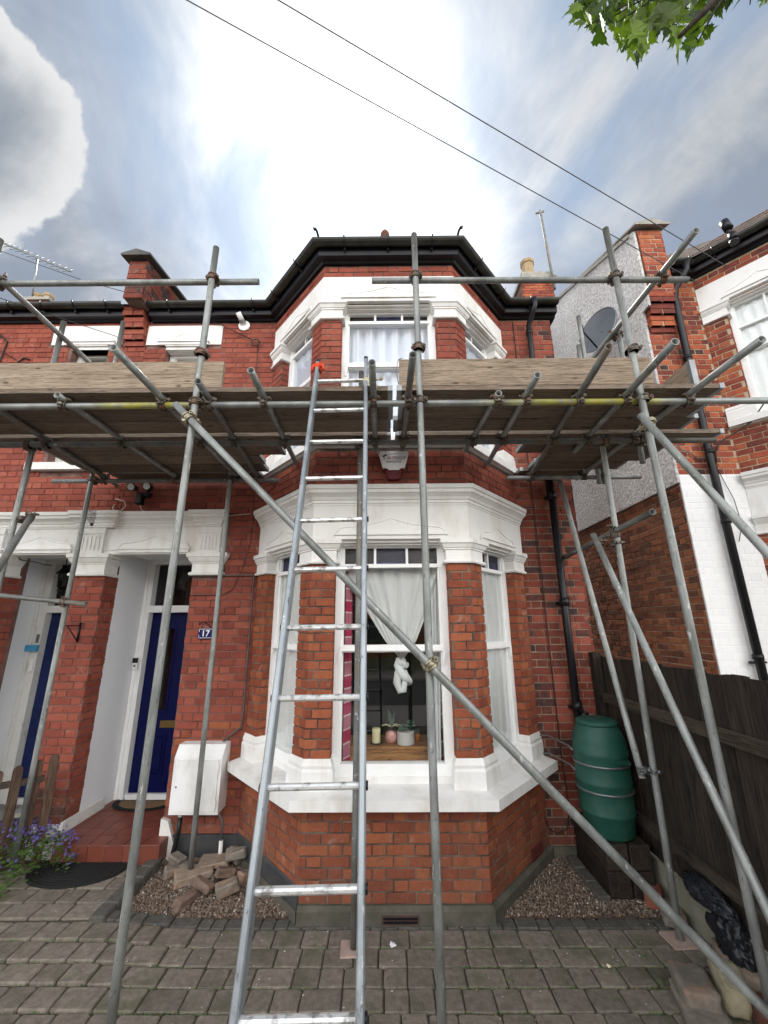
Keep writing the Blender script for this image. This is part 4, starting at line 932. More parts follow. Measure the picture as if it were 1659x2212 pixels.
eN = off_poly(PN, .15); a_, b_, c_ = [(q.x, q.y, 6.82) for q in (eN[0], eN[1], eN[2])]
dL_ = Vector((b_[0]-a_[0], b_[1]-a_[1], 0)).normalized()
tilecourses(right, a_, b_, (-dL_.y, dL_.x, 0), R(47), 7); tilecourses(right, b_, c_, (0,1,0), R(47), 7)
AN = (NX+NJ+HB, 5.0, 8.07)
MB().add([(a_[0]-.2, a_[1], 6.79), (b_[0], b_[1]+.04, 6.79), (c_[0], c_[1]+.04, 6.79), AN, (NX+.4, 5.2, 7.5)], [(0,1,3),(1,2,3),(0,3,4)]).build('roof', ROOFT, right)
nd = MB().tube([(4.0,4.36,6.75),(3.98,4.38,6.6),(3.88,4.5,6.42),(3.86,4.52,6.3),(3.84,4.53,4.0),(3.86,4.53,.8)], .042, 12)
for z in (5.35, 4.9, 4.05, 3.2, 1.75): nd.tube([(3.85,4.53,z),(3.85,4.53,z+.05)], .05, 12)
for z in (5.05, 1.72): nd.tube([(3.76,4.55,z),(3.94,4.55,z)], .012, 8)
nd.build('downpipe', BLACKP, right)
# coil of vent fittings on the neighbour's gutter (antique bulb-shaped soil vent)
vt = MB(); q = Vector((4.33, 4.02, 6.80))
vt.tube([q+Vector((.0,-.02,-.12)), q+Vector((-.01,0,-.02))], .045, 12).tube([q+Vector((-.0,-.0,-.16)), q+Vector((0,0,-.12))], .052, 12).tube([q+Vector((-.02,0,.06)), q+Vector((-.04,.02,.2))], .05, 12).tube([q+Vector((-.02,0,-.02)), q+Vector((-.03,.01,.07))], .022, 8)
vt.build('vent_cowl', BLACKP, right)

# room behind neighbour's bay
MB().grid(lambda u, v: frn['L'][0].p(.26+.7*u, 6.05-1.6*v, -.165+.015*math.sin(u*40)), 40, 4).build('net_curtain', NET, right)
MB().prism(Fr((0, 5.6), (1,0)), [(4.3,.3),(8,.3),(8,6),(4.3,6)], -.02, 0).build('room', DARKROOM, right)
BR17.finish(); BRL.finish(); BRR.finish()

# ------------------------------------------------------------------ scaffold
scaf = thing('scaffold', 'galvanised tube and board scaffold with one lift across the whole house front', 'scaffolding', (0, 3.4, 0))
def tb(name, a, b, m_=GALV, r=.0242, hollow=True, kids=None):
    a, b = Vector(a), Vector(b); n = 6; pts = [a.lerp(b, i/n) for i in range(n+1)]
    return MB().tube(pts, r, 16, True, .0035 if hollow else 0).build(name, m_, scaf)
YS, YA, YB, YC, ZL = 2.672, 2.722, 3.395, 4.33, 3.693
ZT = ZL+.0485
stds = [((-3.205,YS),(-3.205,YS),0,5.23),((-1.402,YS),(-1.386,YS),0,5.12),((.264,YS),(.250,YS),0,5.24),((1.925,YS),(1.845,YS),0,5.28),
        ((-3.25,3.445),(-3.225,3.445),0,5.07),((-.236,3.445),(-.226,3.445),.02,4.46),((2.004,3.52),(1.975,3.45),.02,3.80),((2.31,3.447),(2.31,3.447),3.50,4.9),
        ((-3.285,4.28),(-3.262,4.28),0,5.78),((-1.731,4.289),(-1.725,4.28),.07,3.78),((2.41,4.28),(2.41,4.28),3.6,5.80),((2.35,4.28),(2.352,4.28),3.6,5.38)]
for i, (a, b, z0, z1) in enumerate(stds): tb('standard', (a[0],a[1],z0), (b[0],b[1],z1), GALV if i not in (5,) else GALV_D)
tb('ledger', (-5.2,YA,ZL), (.9,YA,ZL+.002), YTUBE); tb('ledger', (.9,YA,ZL+.002), (3.7,YA,ZL), YTUBE)
tb('ledger', (-5.2,YB,ZL+.01), (2.955,YB,ZL), GALV_D)
tb('ledger', (-3.74,YC,ZL), (-1.166,YC,ZL-.01), GALV_D); tb('ledger', (1.352,YC,ZL), (2.844,YC,ZL), GALV)
trs = [((-2.93,2.2),(-3.2,4.6)),((-2.395,2.642),(-2.363,4.42)),((-1.651,2.123),(-1.676,4.5)),((-1.294,2.482),(-1.449,4.33+.08)),((-.89,2.364),(-.933,4.106)),
       ((-.083,2.291),(-.097,3.966)),((.177,2.215),(.16,3.849)),((.833,2.666),(.77,3.82)),((1.039,2.442),(1.075,4.15)),((1.371,2.151),(1.66,4.54)),((1.748,2.113),(1.847,3.72)),((2.256,2.099),(2.214,4.5))]
for i, (a, b) in enumerate(trs):
    bz = BY-.135
    if -1.0 < b[0] < 1.2 and b[1] > 3.7:                                 # these stop just short of the bay brickwork
        lim = BY-.04+max(0, abs(b[0]-CX)-HF)*1.15; t = (min(b[1], lim)-a[1])/(b[1]-a[1]); b = (a[0]+(b[0]-a[0])*t, min(b[1], lim))
    tb('transom', (a[0],a[1],ZT), (b[0],b[1],ZT), GALV if i % 3 else GALV_D)
tb('guard_rail', (-3.32,YA,4.825), (-1.025,YA,4.82), GALV); tb('guard_rail', (-.1,YA,4.82), (2.465,YA,4.80), GALV)
tb('guard_rail', (-3.155,2.25,4.872), (-3.18,3.8,4.86), GALV); tb('guard_rail', (2.262,2.33,4.852), (2.235,3.86,4.86), GALV)
tb('brace', (-1.505,2.622,3.645), (2.02,2.622,.10)); tb('brace', (1.80,2.622,3.53), (2.60,1.75,.9)); tb('brace', (1.80,3.50,2.86), (1.845,2.25,.36)); tb('brace', (1.885,4.2,3.6), (1.925,3.54,.985))
tb('brace', (-3.02,3.36,3.02), (-2.62,2.66,2.25), GALV_D); tb('tie', (1.985,4.57,2.83), (1.97,2.93,2.905), GALV_D); tb('tie', (-4.95,4.2,2.53), (-3.04,4.235,2.335), GALV_D)
def coupler(c, d1, d2, sep=None, m_=RUST, bolt=1):
    """right-angle or swivel coupler: a clamp round each tube, flap, and T-bolts"""
    c = Vector(c); d1, d2 = Vector(d1).normalized(), Vector(d2).normalized(); mb = MB(); n = d1.cross(d2).normalized()
    if sep is None: sep = n*.0245
    for d, o_, oth in ((d1, -sep, d2), (d2, sep, d1)):
        q = c+o_; mb.tube([q-d*.026, q+d*.026], .031, 14); mb.tube([q-d*.026, q-d*.014], .0345, 14); mb.tube([q+d*.014, q+d*.026], .0345, 14)
        side = (oth - d*oth.dot(d)).normalized()
        for sg in (1,):
            e = q+side*.04*bolt; mb.obox(tuple(e), .03, .034, .024, rnd.uniform(0,.6), 0, 0, .002, .004); mb.tube([e-n*.03, e+n*.062], .0075, 8); mb.tube([e+n*.022, e+n*.040], .0155, 6); mb.tube([e-n*.03, e-n*.02], .014, 6)
            e2 = q-side*.038*bolt; mb.obox(tuple(e2), .024, .034, .022, rnd.uniform(0,.6), 0, 0, .002, .004); mb.tube([e2-d*.026, e2+d*.026], .008, 8)
    o = mb.build('coupler', m_, scaf); return o
X_, Y_, Z_ = Vector((1,0,0)), Vector((0,1,0)), Vector((0,0,1))
for (x) in (-3.205, -1.39, .255, 1.887): coupler((x, (YS+YA)/2, ZL), Z_, X_, Vector((0,.025,0)), RUST)
for (x) in (-3.205, -1.387, .251): coupler((x, (YS+YA)/2, 4.82), Z_, X_, Vector((0,.025,0)), RUST)
coupler((1.853,(YS+YA)/2,4.80), Z_, X_, Vector((0,.025,0)))
coupler((2.26,YA,4.828), X_, Y_, Vector((0,0,.024))); coupler((-3.17,YA,4.85), X_, Y_, Vector((0,0,.024)))
coupler((1.868, YS, 4.10), Z_, X_, Vector((.0,.02,0))); coupler((-1.39, YS, 4.10), Z_, X_, Vector((0,.02,0))); coupler((.253, YS, 4.13), Z_, X_, Vector((0,.02,0)))
coupler((2.30, 3.46, 4.87), Z_, Y_, Vector((-.024,0,0)))
for (x, y) in ((-3.235,3.42),(-.228,3.42),(1.975,3.42),(2.31,3.42)): coupler((x, y, ZL), Z_, X_, Vector((0,-.024,0)), RUST)
for (x) in (-3.265,-1.725,2.41): coupler((x, 4.305, ZL), Z_, X_, Vector((0,.025,0)), RUST)
for i, (a, b) in enumerate(trs):
    d = Vector((b[0]-a[0], b[1]-a[1], 0))
    for Y0 in (YA, YB, YC):
        if Y0 > b[1]+.02 or (Y0 < a[1]-.02): continue
        if Y0 == YC and not (a[0] < -1.2 or a[0] > 1.3): continue
        if i == 0 and Y0 == YA: pass
        x = a[0]+(b[0]-a[0])*(Y0-a[1])/(b[1]-a[1]); coupler((x, Y0, (ZL+ZT)/2), X_, d, Vector((0,0,.0245)), RUST, 1 if rnd.random() < .5 else -1)
coupler((-1.40,2.647,3.54), Z_, Vector((1,0,-1)), Vector((0,-.025,0)), BRASSY); coupler((.262,2.647,1.88), Z_, Vector((1,0,-1)), Vector((0,-.025,0)), BRASSY); coupler((1.85,2.647,3.46), Z_, Vector((.6,-.6,-1.6)), Vector((-.01,-.025,0)), BRASSY)
coupler((1.90,3.49,2.78), Z_, Vector((0,-.5,-1)), Vector((-.07,0,0)), RUST); coupler((1.975,3.47,2.87), Z_, Y_, Vector((.0,.0,.02)), RUST); coupler((1.96,3.53,1.04), Z_, Vector((0,-.3,-1)), Vector((-.035,0,0)), STEELG)
coupler((-3.10,3.40,3.01), Z_, Vector((.3,-.5,-.5)), Vector((.06,-.03,0))); coupler((-3.275,4.26,2.355), Z_, X_, Vector((0,-.024,0))) ; coupler((1.905,3.62,1.6), Z_, Z_+X_*.01, Vector((.0,0,.0))) if False else None
# boards
def board(x0, x1, y0, y1, z0, z1, m_=BOARD_U, name='scaffold_board', bands=(True, True), sag=0, along='x', rz=0):
    """a 38 mm plank with slightly waney edges and a galvanised band at each end"""
    mb = MB(); n = 8; L_ = x1-x0 if along == 'x' else y1-y0
    def pt(t, v, w_):
        j = mnoise.noise(Vector((t*7+x0*3, v*5+y0*9, w_*3+z0)))*.0025
        if along == 'x': return (x0+(x1-x0)*t, y0+(y1-y0)*v + j, z0+(z1-z0)*w_ + j*.6 - sag*math.sin(math.pi*t))
        return (x0+(x1-x0)*v+j, y0+(y1-y0)*t, z0+(z1-z0)*w_+j*.6)
    o = len(mb.v)
    for i in range(n+1):
        for v, w_ in ((0,0),(1,0),(1,1),(0,1)): mb.v.append(pt(i/n, v, w_))
    for i in range(n):
        for k in range(4): mb.f.append((o+4*i+k, o+4*(i+1)+k, o+4*(i+1)+(k+1)%4, o+4*i+(k+1)%4)); mb.sm.append(False); mb.mi.append(0)
    mb.f += [(o,o+1,o+2,o+3),(o+4*n+3,o+4*n+2,o+4*n+1,o+4*n)]; mb.sm += [False]*2; mb.mi += [0]*2
    b = mb.build(name, m_, scaf)
    for t, on in ((0, bands[0]), (1, bands[1])):
        if not on: continue
        q = MB()
        if along == 'x': xx = x0 if t == 0 else x1; sg = 1 if t == 0 else -1; q.box(min(xx-.0015*sg, xx+.035*sg), max(xx-.0015*sg, xx+.035*sg), y0-.0032, y1+.0032, z0-.003, z1+.003)
        else: yy = y0 if t == 0 else y1; sg = 1 if t == 0 else -1; q.box(x0-.0032, x1+.0032, min(yy-.0015*sg, yy+.035*sg), max(yy-.0015*sg, yy+.035*sg), z0-.003, z1+.003)
        q.build('end_band', STEELG, b)
    return b
ZB0 = ZT+.0262; ZB1 = ZB0+.037
for (y0, y1, xl, xr) in ((2.662,2.872,(-4.9,.055),(.088,2.486)),(2.886,3.098,(-4.7,.062),(.105,2.54)),(3.112,3.325,(-5,.045),(.07,2.62)),(3.395,3.583,(-4.9,.05),(.09,3.06))):
    r1 = rnd.uniform(-.003,.003); board(xl[0], xl[1], y0, y1, ZB0+.001, ZB1+r1); board(xr[0], xr[1], y0+.002, y1, ZB0+.002, ZB1+r1)
for (y0, y1, xl, xr) in ((3.60,3.812,(-3.34,-1.0),(1.31,2.72)),(3.828,4.04,(-3.33,-1.27),(1.60,2.72)),(4.056,4.27,(-3.30,-1.30),(1.58,2.56)),):
    board(xl[0], xl[1], y0, y1, ZB0, ZB1); board(xr[0], xr[1], y0, y1, ZB0, ZB1)
board(-3.1, -1.42, 4.30, 4.50, ZB0, ZB1); board(1.50, 2.2, 4.30, 4.50, ZB0, ZB1)
board(-4.9, -1.21, 2.664, 2.700, ZB1+.004, ZB1+.224, BOARD, 'toe_board', (False, False)); board(.107, 1.98, 2.664, 2.700, ZB1+.004, ZB1+.226, BOARD, 'toe_board', (False, False))
board(2.32, 2.357, 2.72, 4.1, ZB1+.004, ZB1+.24, BOARD_Y, 'toe_board', (True, False), along='y'); board(1.99, 2.026, 2.75, 4.2, ZB1+.004, ZB1+.2, BOARD_Y, 'toe_board', (False, False), along='y')
MB().tube([(.10,2.655,ZB1+.01),(.085,2.655,ZB1+.12),(.10,2.66,ZB1+.22),(.13,2.66,ZB1+.235)], .003, 6).build('tie_wire', RUST, scaf)
# sole plates under the standards
for (x, y, sx, sy, z) in ((-.236,3.45,.16,.15,.0),(2.004,3.52,.17,.16,.0),):
    MB().obox((x-.01, y+.005, z+.010), sx, sy, .012, rnd.uniform(-.1,.1), 0, 0, .001).build('base_plate', mat('dusty_pink_ply', (.36,.25,.2), (.44,.33,.28), 9, .9), scaf)

# ------------------------------------------------------------------ ladder
lad = thing('ladder', 'aluminium ladder with worn bright rungs leaning on the scaffold platform', 'ladder', (-.26, 1.19, 0))
ly = lambda z: 1.56+.379*(z-.987); lx = lambda z: -.268-.019*(z-.987)
for sg in (-1, 1):
    zt = 4.03 if sg < 0 else 4.06
    pts = [(lx(z)+sg*.183, ly(z), z) for z in (0.02, 1, 2, 3, zt)]
    P0, P1 = Vector(pts[0]), Vector(pts[-1]); d = (P1-P0).normalized(); n_ = Vector((0,-d.z,d.y)); mbx = MB(); Q = []
    prof = [(-.013,-.03),(-.008,-.036),(.008,-.036),(.013,-.03),(.013,.03),(.008,.036),(-.008,.036),(-.013,.03)]
    for e in (P0, P1): Q += [e+X_*a+n_*b for a, b in prof]
    mbx.add(Q, [tuple(range(8))[::-1], tuple(range(8,16))]+[(k,(k+1)%8,8+(k+1)%8,8+k) for k in range(8)]); stile = mbx.build('stile', ALU, lad)
    c_ = MB(); Q = []
    for e in (P1-d*.01, P1+d*.012): Q += [e+X_*a*1.15+n_*b*1.06 for a, b in prof]
    c_.add(Q, [tuple(range(8))[::-1], tuple(range(8,16))]+[(k,(k+1)%8,8+(k+1)%8,8+k) for k in range(8)]); c_.build('end_cap', BLACKP, stile)
for z in (.14,.42,.70,.987,1.252,1.521,1.811,2.096,2.382,2.668,2.953,3.243,3.53,3.835):
    a = Vector((lx(z)-.172, ly(z), z+rnd.uniform(-.003,.001))); b = Vector((lx(z)+.172, ly(z), z+.004)); rr = .0155
    mbx = MB(); Q = []; prof = [(rr*math.cos(t), rr*math.sin(t)*.85) for t in [2*math.pi*k/10+.3 for k in range(10)]]
    for e in (a, b): Q += [e+Vector((0,u,v)) for u, v in prof]
    mbx.add(Q, [tuple(range(10))[::-1], tuple(range(10,20))]+[(k,(k+1)%10,10+(k+1)%10,10+k) for k in range(10)], False); rg = mbx.build('rung', RUNG, lad)
    MB().tube([b+X_*.02, b+X_*.032], .016, 10).build('rung_plug', BLACKP, rg); MB().tube([a-X_*.032, a-X_*.02], .016, 10).build('rung_plug', BLACKP, rg)
q = Vector((lx(3.99)-.183, ly(3.99), 3.985)); rg = MB()
for i in range(4): rg.tube([q+Vector((.028*math.cos(t)+.004*i, .045*math.sin(t), .012*i-.02+.008*math.sin(3*t+i))) for t in [k*.7 for k in range(10)]], .008, 6)
rg.tube([q+Vector((-.02,-.04,.0)), q+Vector((-.035,-.05,-.03)), q+Vector((-.03,-.05,-.06))], .01, 6); rg.tube([q+Vector((.02,-.04,.0)), q+Vector((.05,-.05,-.015)), q+Vector((.055,-.05,-.05))], .01, 6)
o = rg.build('rag_tie', ORANGE); tag(o, 'orange rag tied round the top of the left ladder stile', 'rag')
lc = MB(); q = Vector((lx(3.82)+.2, ly(3.82)+.0, 3.80)); lc.obox(tuple(q+Vector((-.005,0,0))), .07, .085, .075, .1, .05, 0, .004, .006); lc.obox(tuple(q+Vector((.035,.02,-.02))), .05, .07, .04, .3, .2, 0, .004, .005); lc.tube([q+Vector((.04,-.02,.02)), q+Vector((.11,-.03,.03))], .007, 8); lc.tube([q+Vector((.085,-.02,.03)), q+Vector((.1,-.03,.03))], .013, 6)
o = lc.build('ladder_clip', BRASSY); tag(o, 'pale metal ladder clip on the right ladder stile at platform height', 'clip')

# ------------------------------------------------------------------ things fixed to the houses
def thing1(mb, name, m_, label, cat, group=None): return tag(mb.build(name, m_), label, cat, group)
# alarm box
al = thing('alarm_box', 'white and dark red burglar alarm box on the bay brickwork above the ground floor cornice', 'alarm box', (.078, BY, 3.5))
Fa = Fr((0, BY), (1,0)); hx = .078
top = [(hx-.143,3.70),(hx-.125,3.722),(hx+.125,3.722),(hx+.143,3.70),(hx+.105,3.555),(hx+.06,3.548),(hx+.05,3.532),(hx-.05,3.532),(hx-.06,3.548),(hx-.105,3.555)]
MB().prism(Fa, top, .03, .075).build('cover', mat('bright_white_plastic', (.9,.9,.9), (.87,.87,.87), 3, .35), al)
MB().prism(Fa, [(hx-.135,3.69),(hx+.135,3.69),(hx+.06,3.455),(hx+.045,3.445),(hx-.045,3.445),(hx-.06,3.455)], 0, .062).build('base_housing', RED_D, al)
def text(s, loc, size, m_, parent, rx=math.pi/2, rz=0, ext=.0006, shear=0, space=1, align='LEFT', name='lettering'):
    cu = bpy.data.curves.new(name, 'FONT'); cu.body = s; cu.size = size; cu.extrude = ext; cu.shear = shear; cu.space_character = space; cu.align_x = align; cu.offset = size*.012; cu.materials.append(m_)
    o = bpy.data.objects.new(name, cu); C.objects.link(o); dg = bpy.context.evaluated_depsgraph_get(); me = bpy.data.meshes.new_from_object(o.evaluated_get(dg)); bpy.data.objects.remove(o)
    me.materials.clear(); me.materials.append(m_); o = bpy.data.objects.new(name, me); C.objects.link(o); o.parent = parent; o.location = Vector(loc)-base(parent); o.rotation_euler = (rx, 0, rz); return o
INKR = mat('red_print', (.5,.02,.03), None, 5, .5); INKD = mat('dark_print', (.03,.03,.035), None, 5, .5)
ya = BY-.0757; tx_ = hx-.065
text('SAT', (tx_, ya, 3.642), .036, INKR, al, shear=.25); text('FOCUS', (tx_+.062, ya, 3.642), .036, INKD, al, shear=.25); text('02084227918', (hx-.075, ya, 3.605), .026, INKD, al)
lg = MB(); lg.prism(Fa, [(hx-.108,3.672),(hx-.072,3.692),(hx-.064,3.68),(hx-.1,3.66)], .0752, .0762); lg.prism(Fa, [(hx-.094,3.662),(hx-.088,3.664),(hx-.092,3.645),(hx-.1,3.64),(hx-.084,3.64),(hx-.087,3.645)], .0752, .0762)
lg.build('camera_emblem', INKD, al); MB().tube([Fa.p(hx-.05+i*.014, 3.688+.014*math.sin(min(1,i/7)*1.5), .0755) for i in range(8)], .0016, 4).build('swoosh', INKR, al)
MB().fb(Fa, hx-.065, hx+.08, 3.634, 3.636, .0752, .076).build('strapline', INKR, al)
# meter box
mx = thing('meter_box', 'white meter box with a sloping top hanging on the wall left of the bay', 'meter box', (-1.81, 4.5, .42))
F46 = FW; P = [(0,.43),(.2,.43),(.2,.90),(.13,1.0),(0,1.0)]   # side profile (d, z)
mb = MB()
for x in (-2.035, -1.578): mb.v += [(x, WY-.0-d, z) for d, z in P]
mb.f += [(0,1,2,3,4),(9,8,7,6,5)]+[(k,5+k,5+(k+1)%5,(k+1)%5) for k in range(5)]; mb.sm += [False]*7; mb.mi += [0]*7
mb.build('cabinet', PLASTIC_W, mx); dr = MB().box(-2.012,-1.605,4.385,4.4,.455,.885).build('door', PLASTIC_W, mx)
MB().tube([(-1.985,4.383,.66),(-1.985,4.388,.66)], .009, 8).build('lock', STEELG, dr)
for z in (.5,.80): MB().box(-1.612,-1.596,4.378,4.39,z,z+.05).build('hinge', PLASTIC_W, dr)
MB().tube([(-1.97,4.52,.44),(-1.97,4.52,.37)], .022, 10).build('outlet', PLASTIC_W, mx)
thing1(MB().tube([(-1.97,4.52,.385),(-1.972,4.515,.25),(-1.99,4.50,.1),(-2.0,4.49,-.01)], .0215, 10), 'conduit', BLACKP, 'black plastic duct running from the meter box down to the gravel', 'duct')
wp = thing('gas_pipe', 'small grey pipe with a white sleeve beside the meter box', 'pipe', (-1.57, 4.55, 0)); MB().tube([(-1.65,4.54,.45),(-1.62,4.54,.39),(-1.572,4.54,.33),(-1.57,4.54,.16)], .011, 8).build('pipe', STEELG, wp); MB().tube([(-1.57,4.54,.17),(-1.567,4.54,.01)], .019, 10).build('sleeve', PLASTIC_W, wp)
# number plate
np_ = thing('house_number_sign', 'small blue enamel sign reading 17 on a scrolled iron bracket', 'sign', (-1.93, 4.57, 2.03)); NAVY = mat('blue_enamel', (.01,.014,.09), None, 5, .25); ENW = mat('white_enamel', (.8,.8,.8), None, 5, .3)
c_, h_ = -1.935, 2.038
MB().fb(FW, c_-.085, c_+.085, h_-.055, h_+.055, .02, .026).build('plate', NAVY, np_)
bd = MB()
for q in ((c_-.075,c_+.075,h_+.043,h_+.047),(c_-.075,c_+.075,h_-.047,h_-.043),(c_-.077,c_-.073,h_-.045,h_-.015),(c_-.077,c_-.073,h_+.015,h_+.045),(c_+.073,c_+.077,h_-.045,h_-.015),(c_+.073,c_+.077,h_+.015,h_+.045)): bd.fb(FW, *q, .026, .0268)
bd.build('border', ENW, np_); text('17', (c_-.052, WY-.0262, h_-.029), .09, ENW, np_, space=1.0).data
MB().tube([(c_-.07,WY-.04,2.14),(c_-.03,WY-.05,2.155),(c_+.02,WY-.045,2.155),(c_+.09,WY-.03,2.16)], .005, 6).tube([(c_-.02,WY-.03,2.15),(c_+.02,WY-.035,2.13),(c_+.06,WY-.02,2.08)], .005, 6).tube([(c_+.1,WY-.01,2.17),(c_+.1,WY-.01,2.0)], .006, 6).tube([(c_-.07+.012*math.cos(t),WY-.045,2.14+.012*math.sin(t)) for t in [k*.8 for k in range(8)]], .005, 6).build('bracket', BLACK, np_)
# doorbell
db = thing('doorbell', 'small black and silver video doorbell on the white porch wall', 'doorbell', (-3.1, 5.36, 1.67)); MB().box(-3.136,-3.076,5.355,5.385,1.61,1.74).build('case', PLASTIC_W, db); MB().box(-3.137,-3.075,5.35,5.36,1.685,1.741).build('camera_window', BLACKP, db); MB().tube([(-3.106,5.35,1.65),(-3.106,5.357,1.65)], .014, 12).build('button', STEELG, db)
# floodlight
fl = thing('floodlight', 'black twin floodlight with sensor on the wall below the platform', 'floodlight', (-2.84, 4.5, 3.55)); b_ = MB(); b_.obox((-2.85,4.53,3.535), .075, .09, .13, 0,0,0,0,.012); b_.obox((-2.81,4.54,3.59), .13, .07, .06, 0,0,0,0,.01); b_.build('sensor_housing', BLACKP, fl)
for x, z in ((-2.925,3.665),(-2.745,3.67)):
    hd = MB().tube([(x,4.54,z+.01),(x,4.46,z),(x,4.445,z-.003)], lambda t: .03+.022*t, 14).build('lamp_head', BLACKP, fl); MB().tube([(x,4.443,z-.003),(x,4.44,z-.004)], .04, 14).build('lens', PLASTIC_W, hd)
    MB().tube([(x,4.53,z-.02),(-2.83,4.53,3.58)], .012, 8).build('arm', BLACKP, fl)
thing1(MB().tube([(-2.85,4.54,3.48),(-2.84,4.57,3.42),(-2.80,4.57,3.40),(-2.75,4.58,3.39)], .005, 6), 'cable', CABLEW, 'short white cable hanging from the twin floodlight', 'cable')
thing1(MB().tube([(-3.17,4.58,3.56),(-3.06,4.57,3.53),(-3.03,4.57,3.47),(-3.08,4.57,3.41),(-3.15,4.575,3.40),(-3.19,4.58,3.45),(-3.17,4.58,3.49)], .005, 6), 'cable', CABLEW, 'loose loop of white cable on the bricks above the doorway pier', 'cable')
# security lamp by the upper window
sl = thing('security_lamp', 'round white security lamp high on the wall left of the upper bay', 'lamp', (-1.87, 4.5, 5.95)); MB().tube([(-1.865,4.6,5.96),(-1.865,4.57,5.96)], .075, 18).build('back_plate', PLASTIC_W, sl); MB().tube([(-1.875,4.575,5.985),(-1.89,4.5,6.02),(-1.91,4.45,6.06)], .033, 12).build('head', PLASTIC_W, sl)
for i in range(4): MB().tube([(-1.877-.004*i,4.56-.012*i,5.99+.006*i),(-1.878-.004*i,4.557-.012*i,5.992+.006*i)], .038, 14).build('fin', STEELG, sl)
thing1(MB().tube([(-1.69+.05*math.cos(t),4.57,5.69+.05*math.sin(t)) for t in [k*.55 for k in range(13)]], .008, 6).tube([(-1.66,4.58,5.65),(-1.655,4.585,5.4),(-1.68,4.585,4.9),(-1.66,4.585,4.3)], .004, 6), 'cable', CABLE, 'black cable coil hanging on the upper wall beside the bay', 'cable')
thing1(MB().tube([(-1.579,4.585,3.9),(-1.53,4.585,3.308),(-1.545,4.585,3.036),(-1.612,4.585,2.722),(-1.70,4.585,2.50),(-1.80,4.585,2.445),(-2.16,4.585,2.44)], .004, 6), 'cable', CABLE, 'thin black cable curving down the brick wall left of the bay', 'cable')
thing1(MB().tube([(-2.157,4.575,2.655),(-1.49,4.575,2.655),(-1.47,4.575,2.64),(-1.468,4.575,1.26),(-1.475,4.575,1.13),(-1.59,4.575,1.048),(-1.652,4.57,.99)], .0105, 8), 'conduit', mat('grey_brown_conduit', (.07,.05,.045), (.1,.08,.075), 9, .6), 'thin dark conduit running along and down the wall to the meter box', 'conduit')
thing1(MB().tube([(-2.0,4.58,3.35),(-1.85,4.575,3.34),(-1.56,4.57,3.365)], .004, 6), 'cable', CABLEW, 'white cable crossing the brick between doorway cornice and bay cornice', 'cable')
thing1(MB().tube([(1.70,4.585,5.98),(1.705,4.585,4.6),(1.712,4.585,3.7),(1.72,4.585,2.55),(1.724,4.585,.83),(1.745,4.58,.40),(1.70,4.57,.24),(1.60,4.55,.215),(1.53,4.55,.24),(1.50,4.56,.30),(1.49,4.57,.43)], .0065, 6), 'cable', REDC, 'long dark red cable down the wall right of the bay ending in a loop', 'cable')
# satellite dish
sdsh = thing('satellite_dish', 'dark grey satellite dish on the pebbledash gable wall', 'satellite dish', (3.46, 5.3, 6.5))
cdish = Vector((3.12, 5.1, 6.27)); ax = Vector((-.80,-.42,.22)).normalized(); u_ = ax.cross(Z_).normalized(); v_ = u_.cross(ax); dm = MB()
dm.grid(lambda a, b: cdish + (u_*math.cos(2*math.pi*a)*.30 + v_*math.sin(2*math.pi*a)*.37)*b - ax*.08*(1-b*b), 32, 6); dm.build('reflector', MESH_, sdsh)
dr_ = MB(); dr_.tube([cdish + (u_*math.cos(t)*.30 + v_*math.sin(t)*.37) for t in [2*math.pi*k/32 for k in range(33)]], .008, 6); dr_.build('rim', MESH_, sdsh)
MB().tube([cdish-ax*.08, cdish-ax*.16+X_*.05, (3.45,5.25,6.2)], .02, 8).build('mount', BLACKP, sdsh)
e_ = cdish+ax*.34-v_*.22; MB().tube([cdish-v_*.34+ax*.0, e_], .012, 8).build('arm', BLACKP, sdsh); MB().tube([e_-v_*.03, e_+v_*.06], .03, 10).build('receiver', BLACKP, sdsh)
# cables on the neighbour
thing1(MB().tube([(3.43,4.75,5.4),(3.445,4.7,4.8),(3.44,4.62,4.5),(3.455,4.57,4.29),(3.545,4.575,4.146),(3.661,4.575,4.08),(3.734,4.575,4.005),(3.82,4.56,4.01)], .008, 6), 'cable', mat('grey_cable', (.25,.22,.2), (.05,.05,.05), 6, .6), 'twin cable drooping across the neighbour corner to its drainpipe', 'cable')
thing1(MB().tube([(4.44,4.3,4.66),(4.43,4.31,4.59),(4.34,4.42,4.42),(4.24,4.5,4.341),(4.02,4.57,4.212),(3.965,4.58,4.09),(3.93,4.57,3.95)], .008, 6), 'cable', CABLE, 'black cable draped from the neighbour bay down to its drainpipe', 'cable')
thing1(MB().tube([(3.93,4.58,3.9),(4.04,4.575,3.5),(4.06,4.575,3.2),(3.98,4.575,3.0)], .004, 6), 'cable', CABLE, 'thin cable bowing out beside the neighbour drainpipe', 'cable')
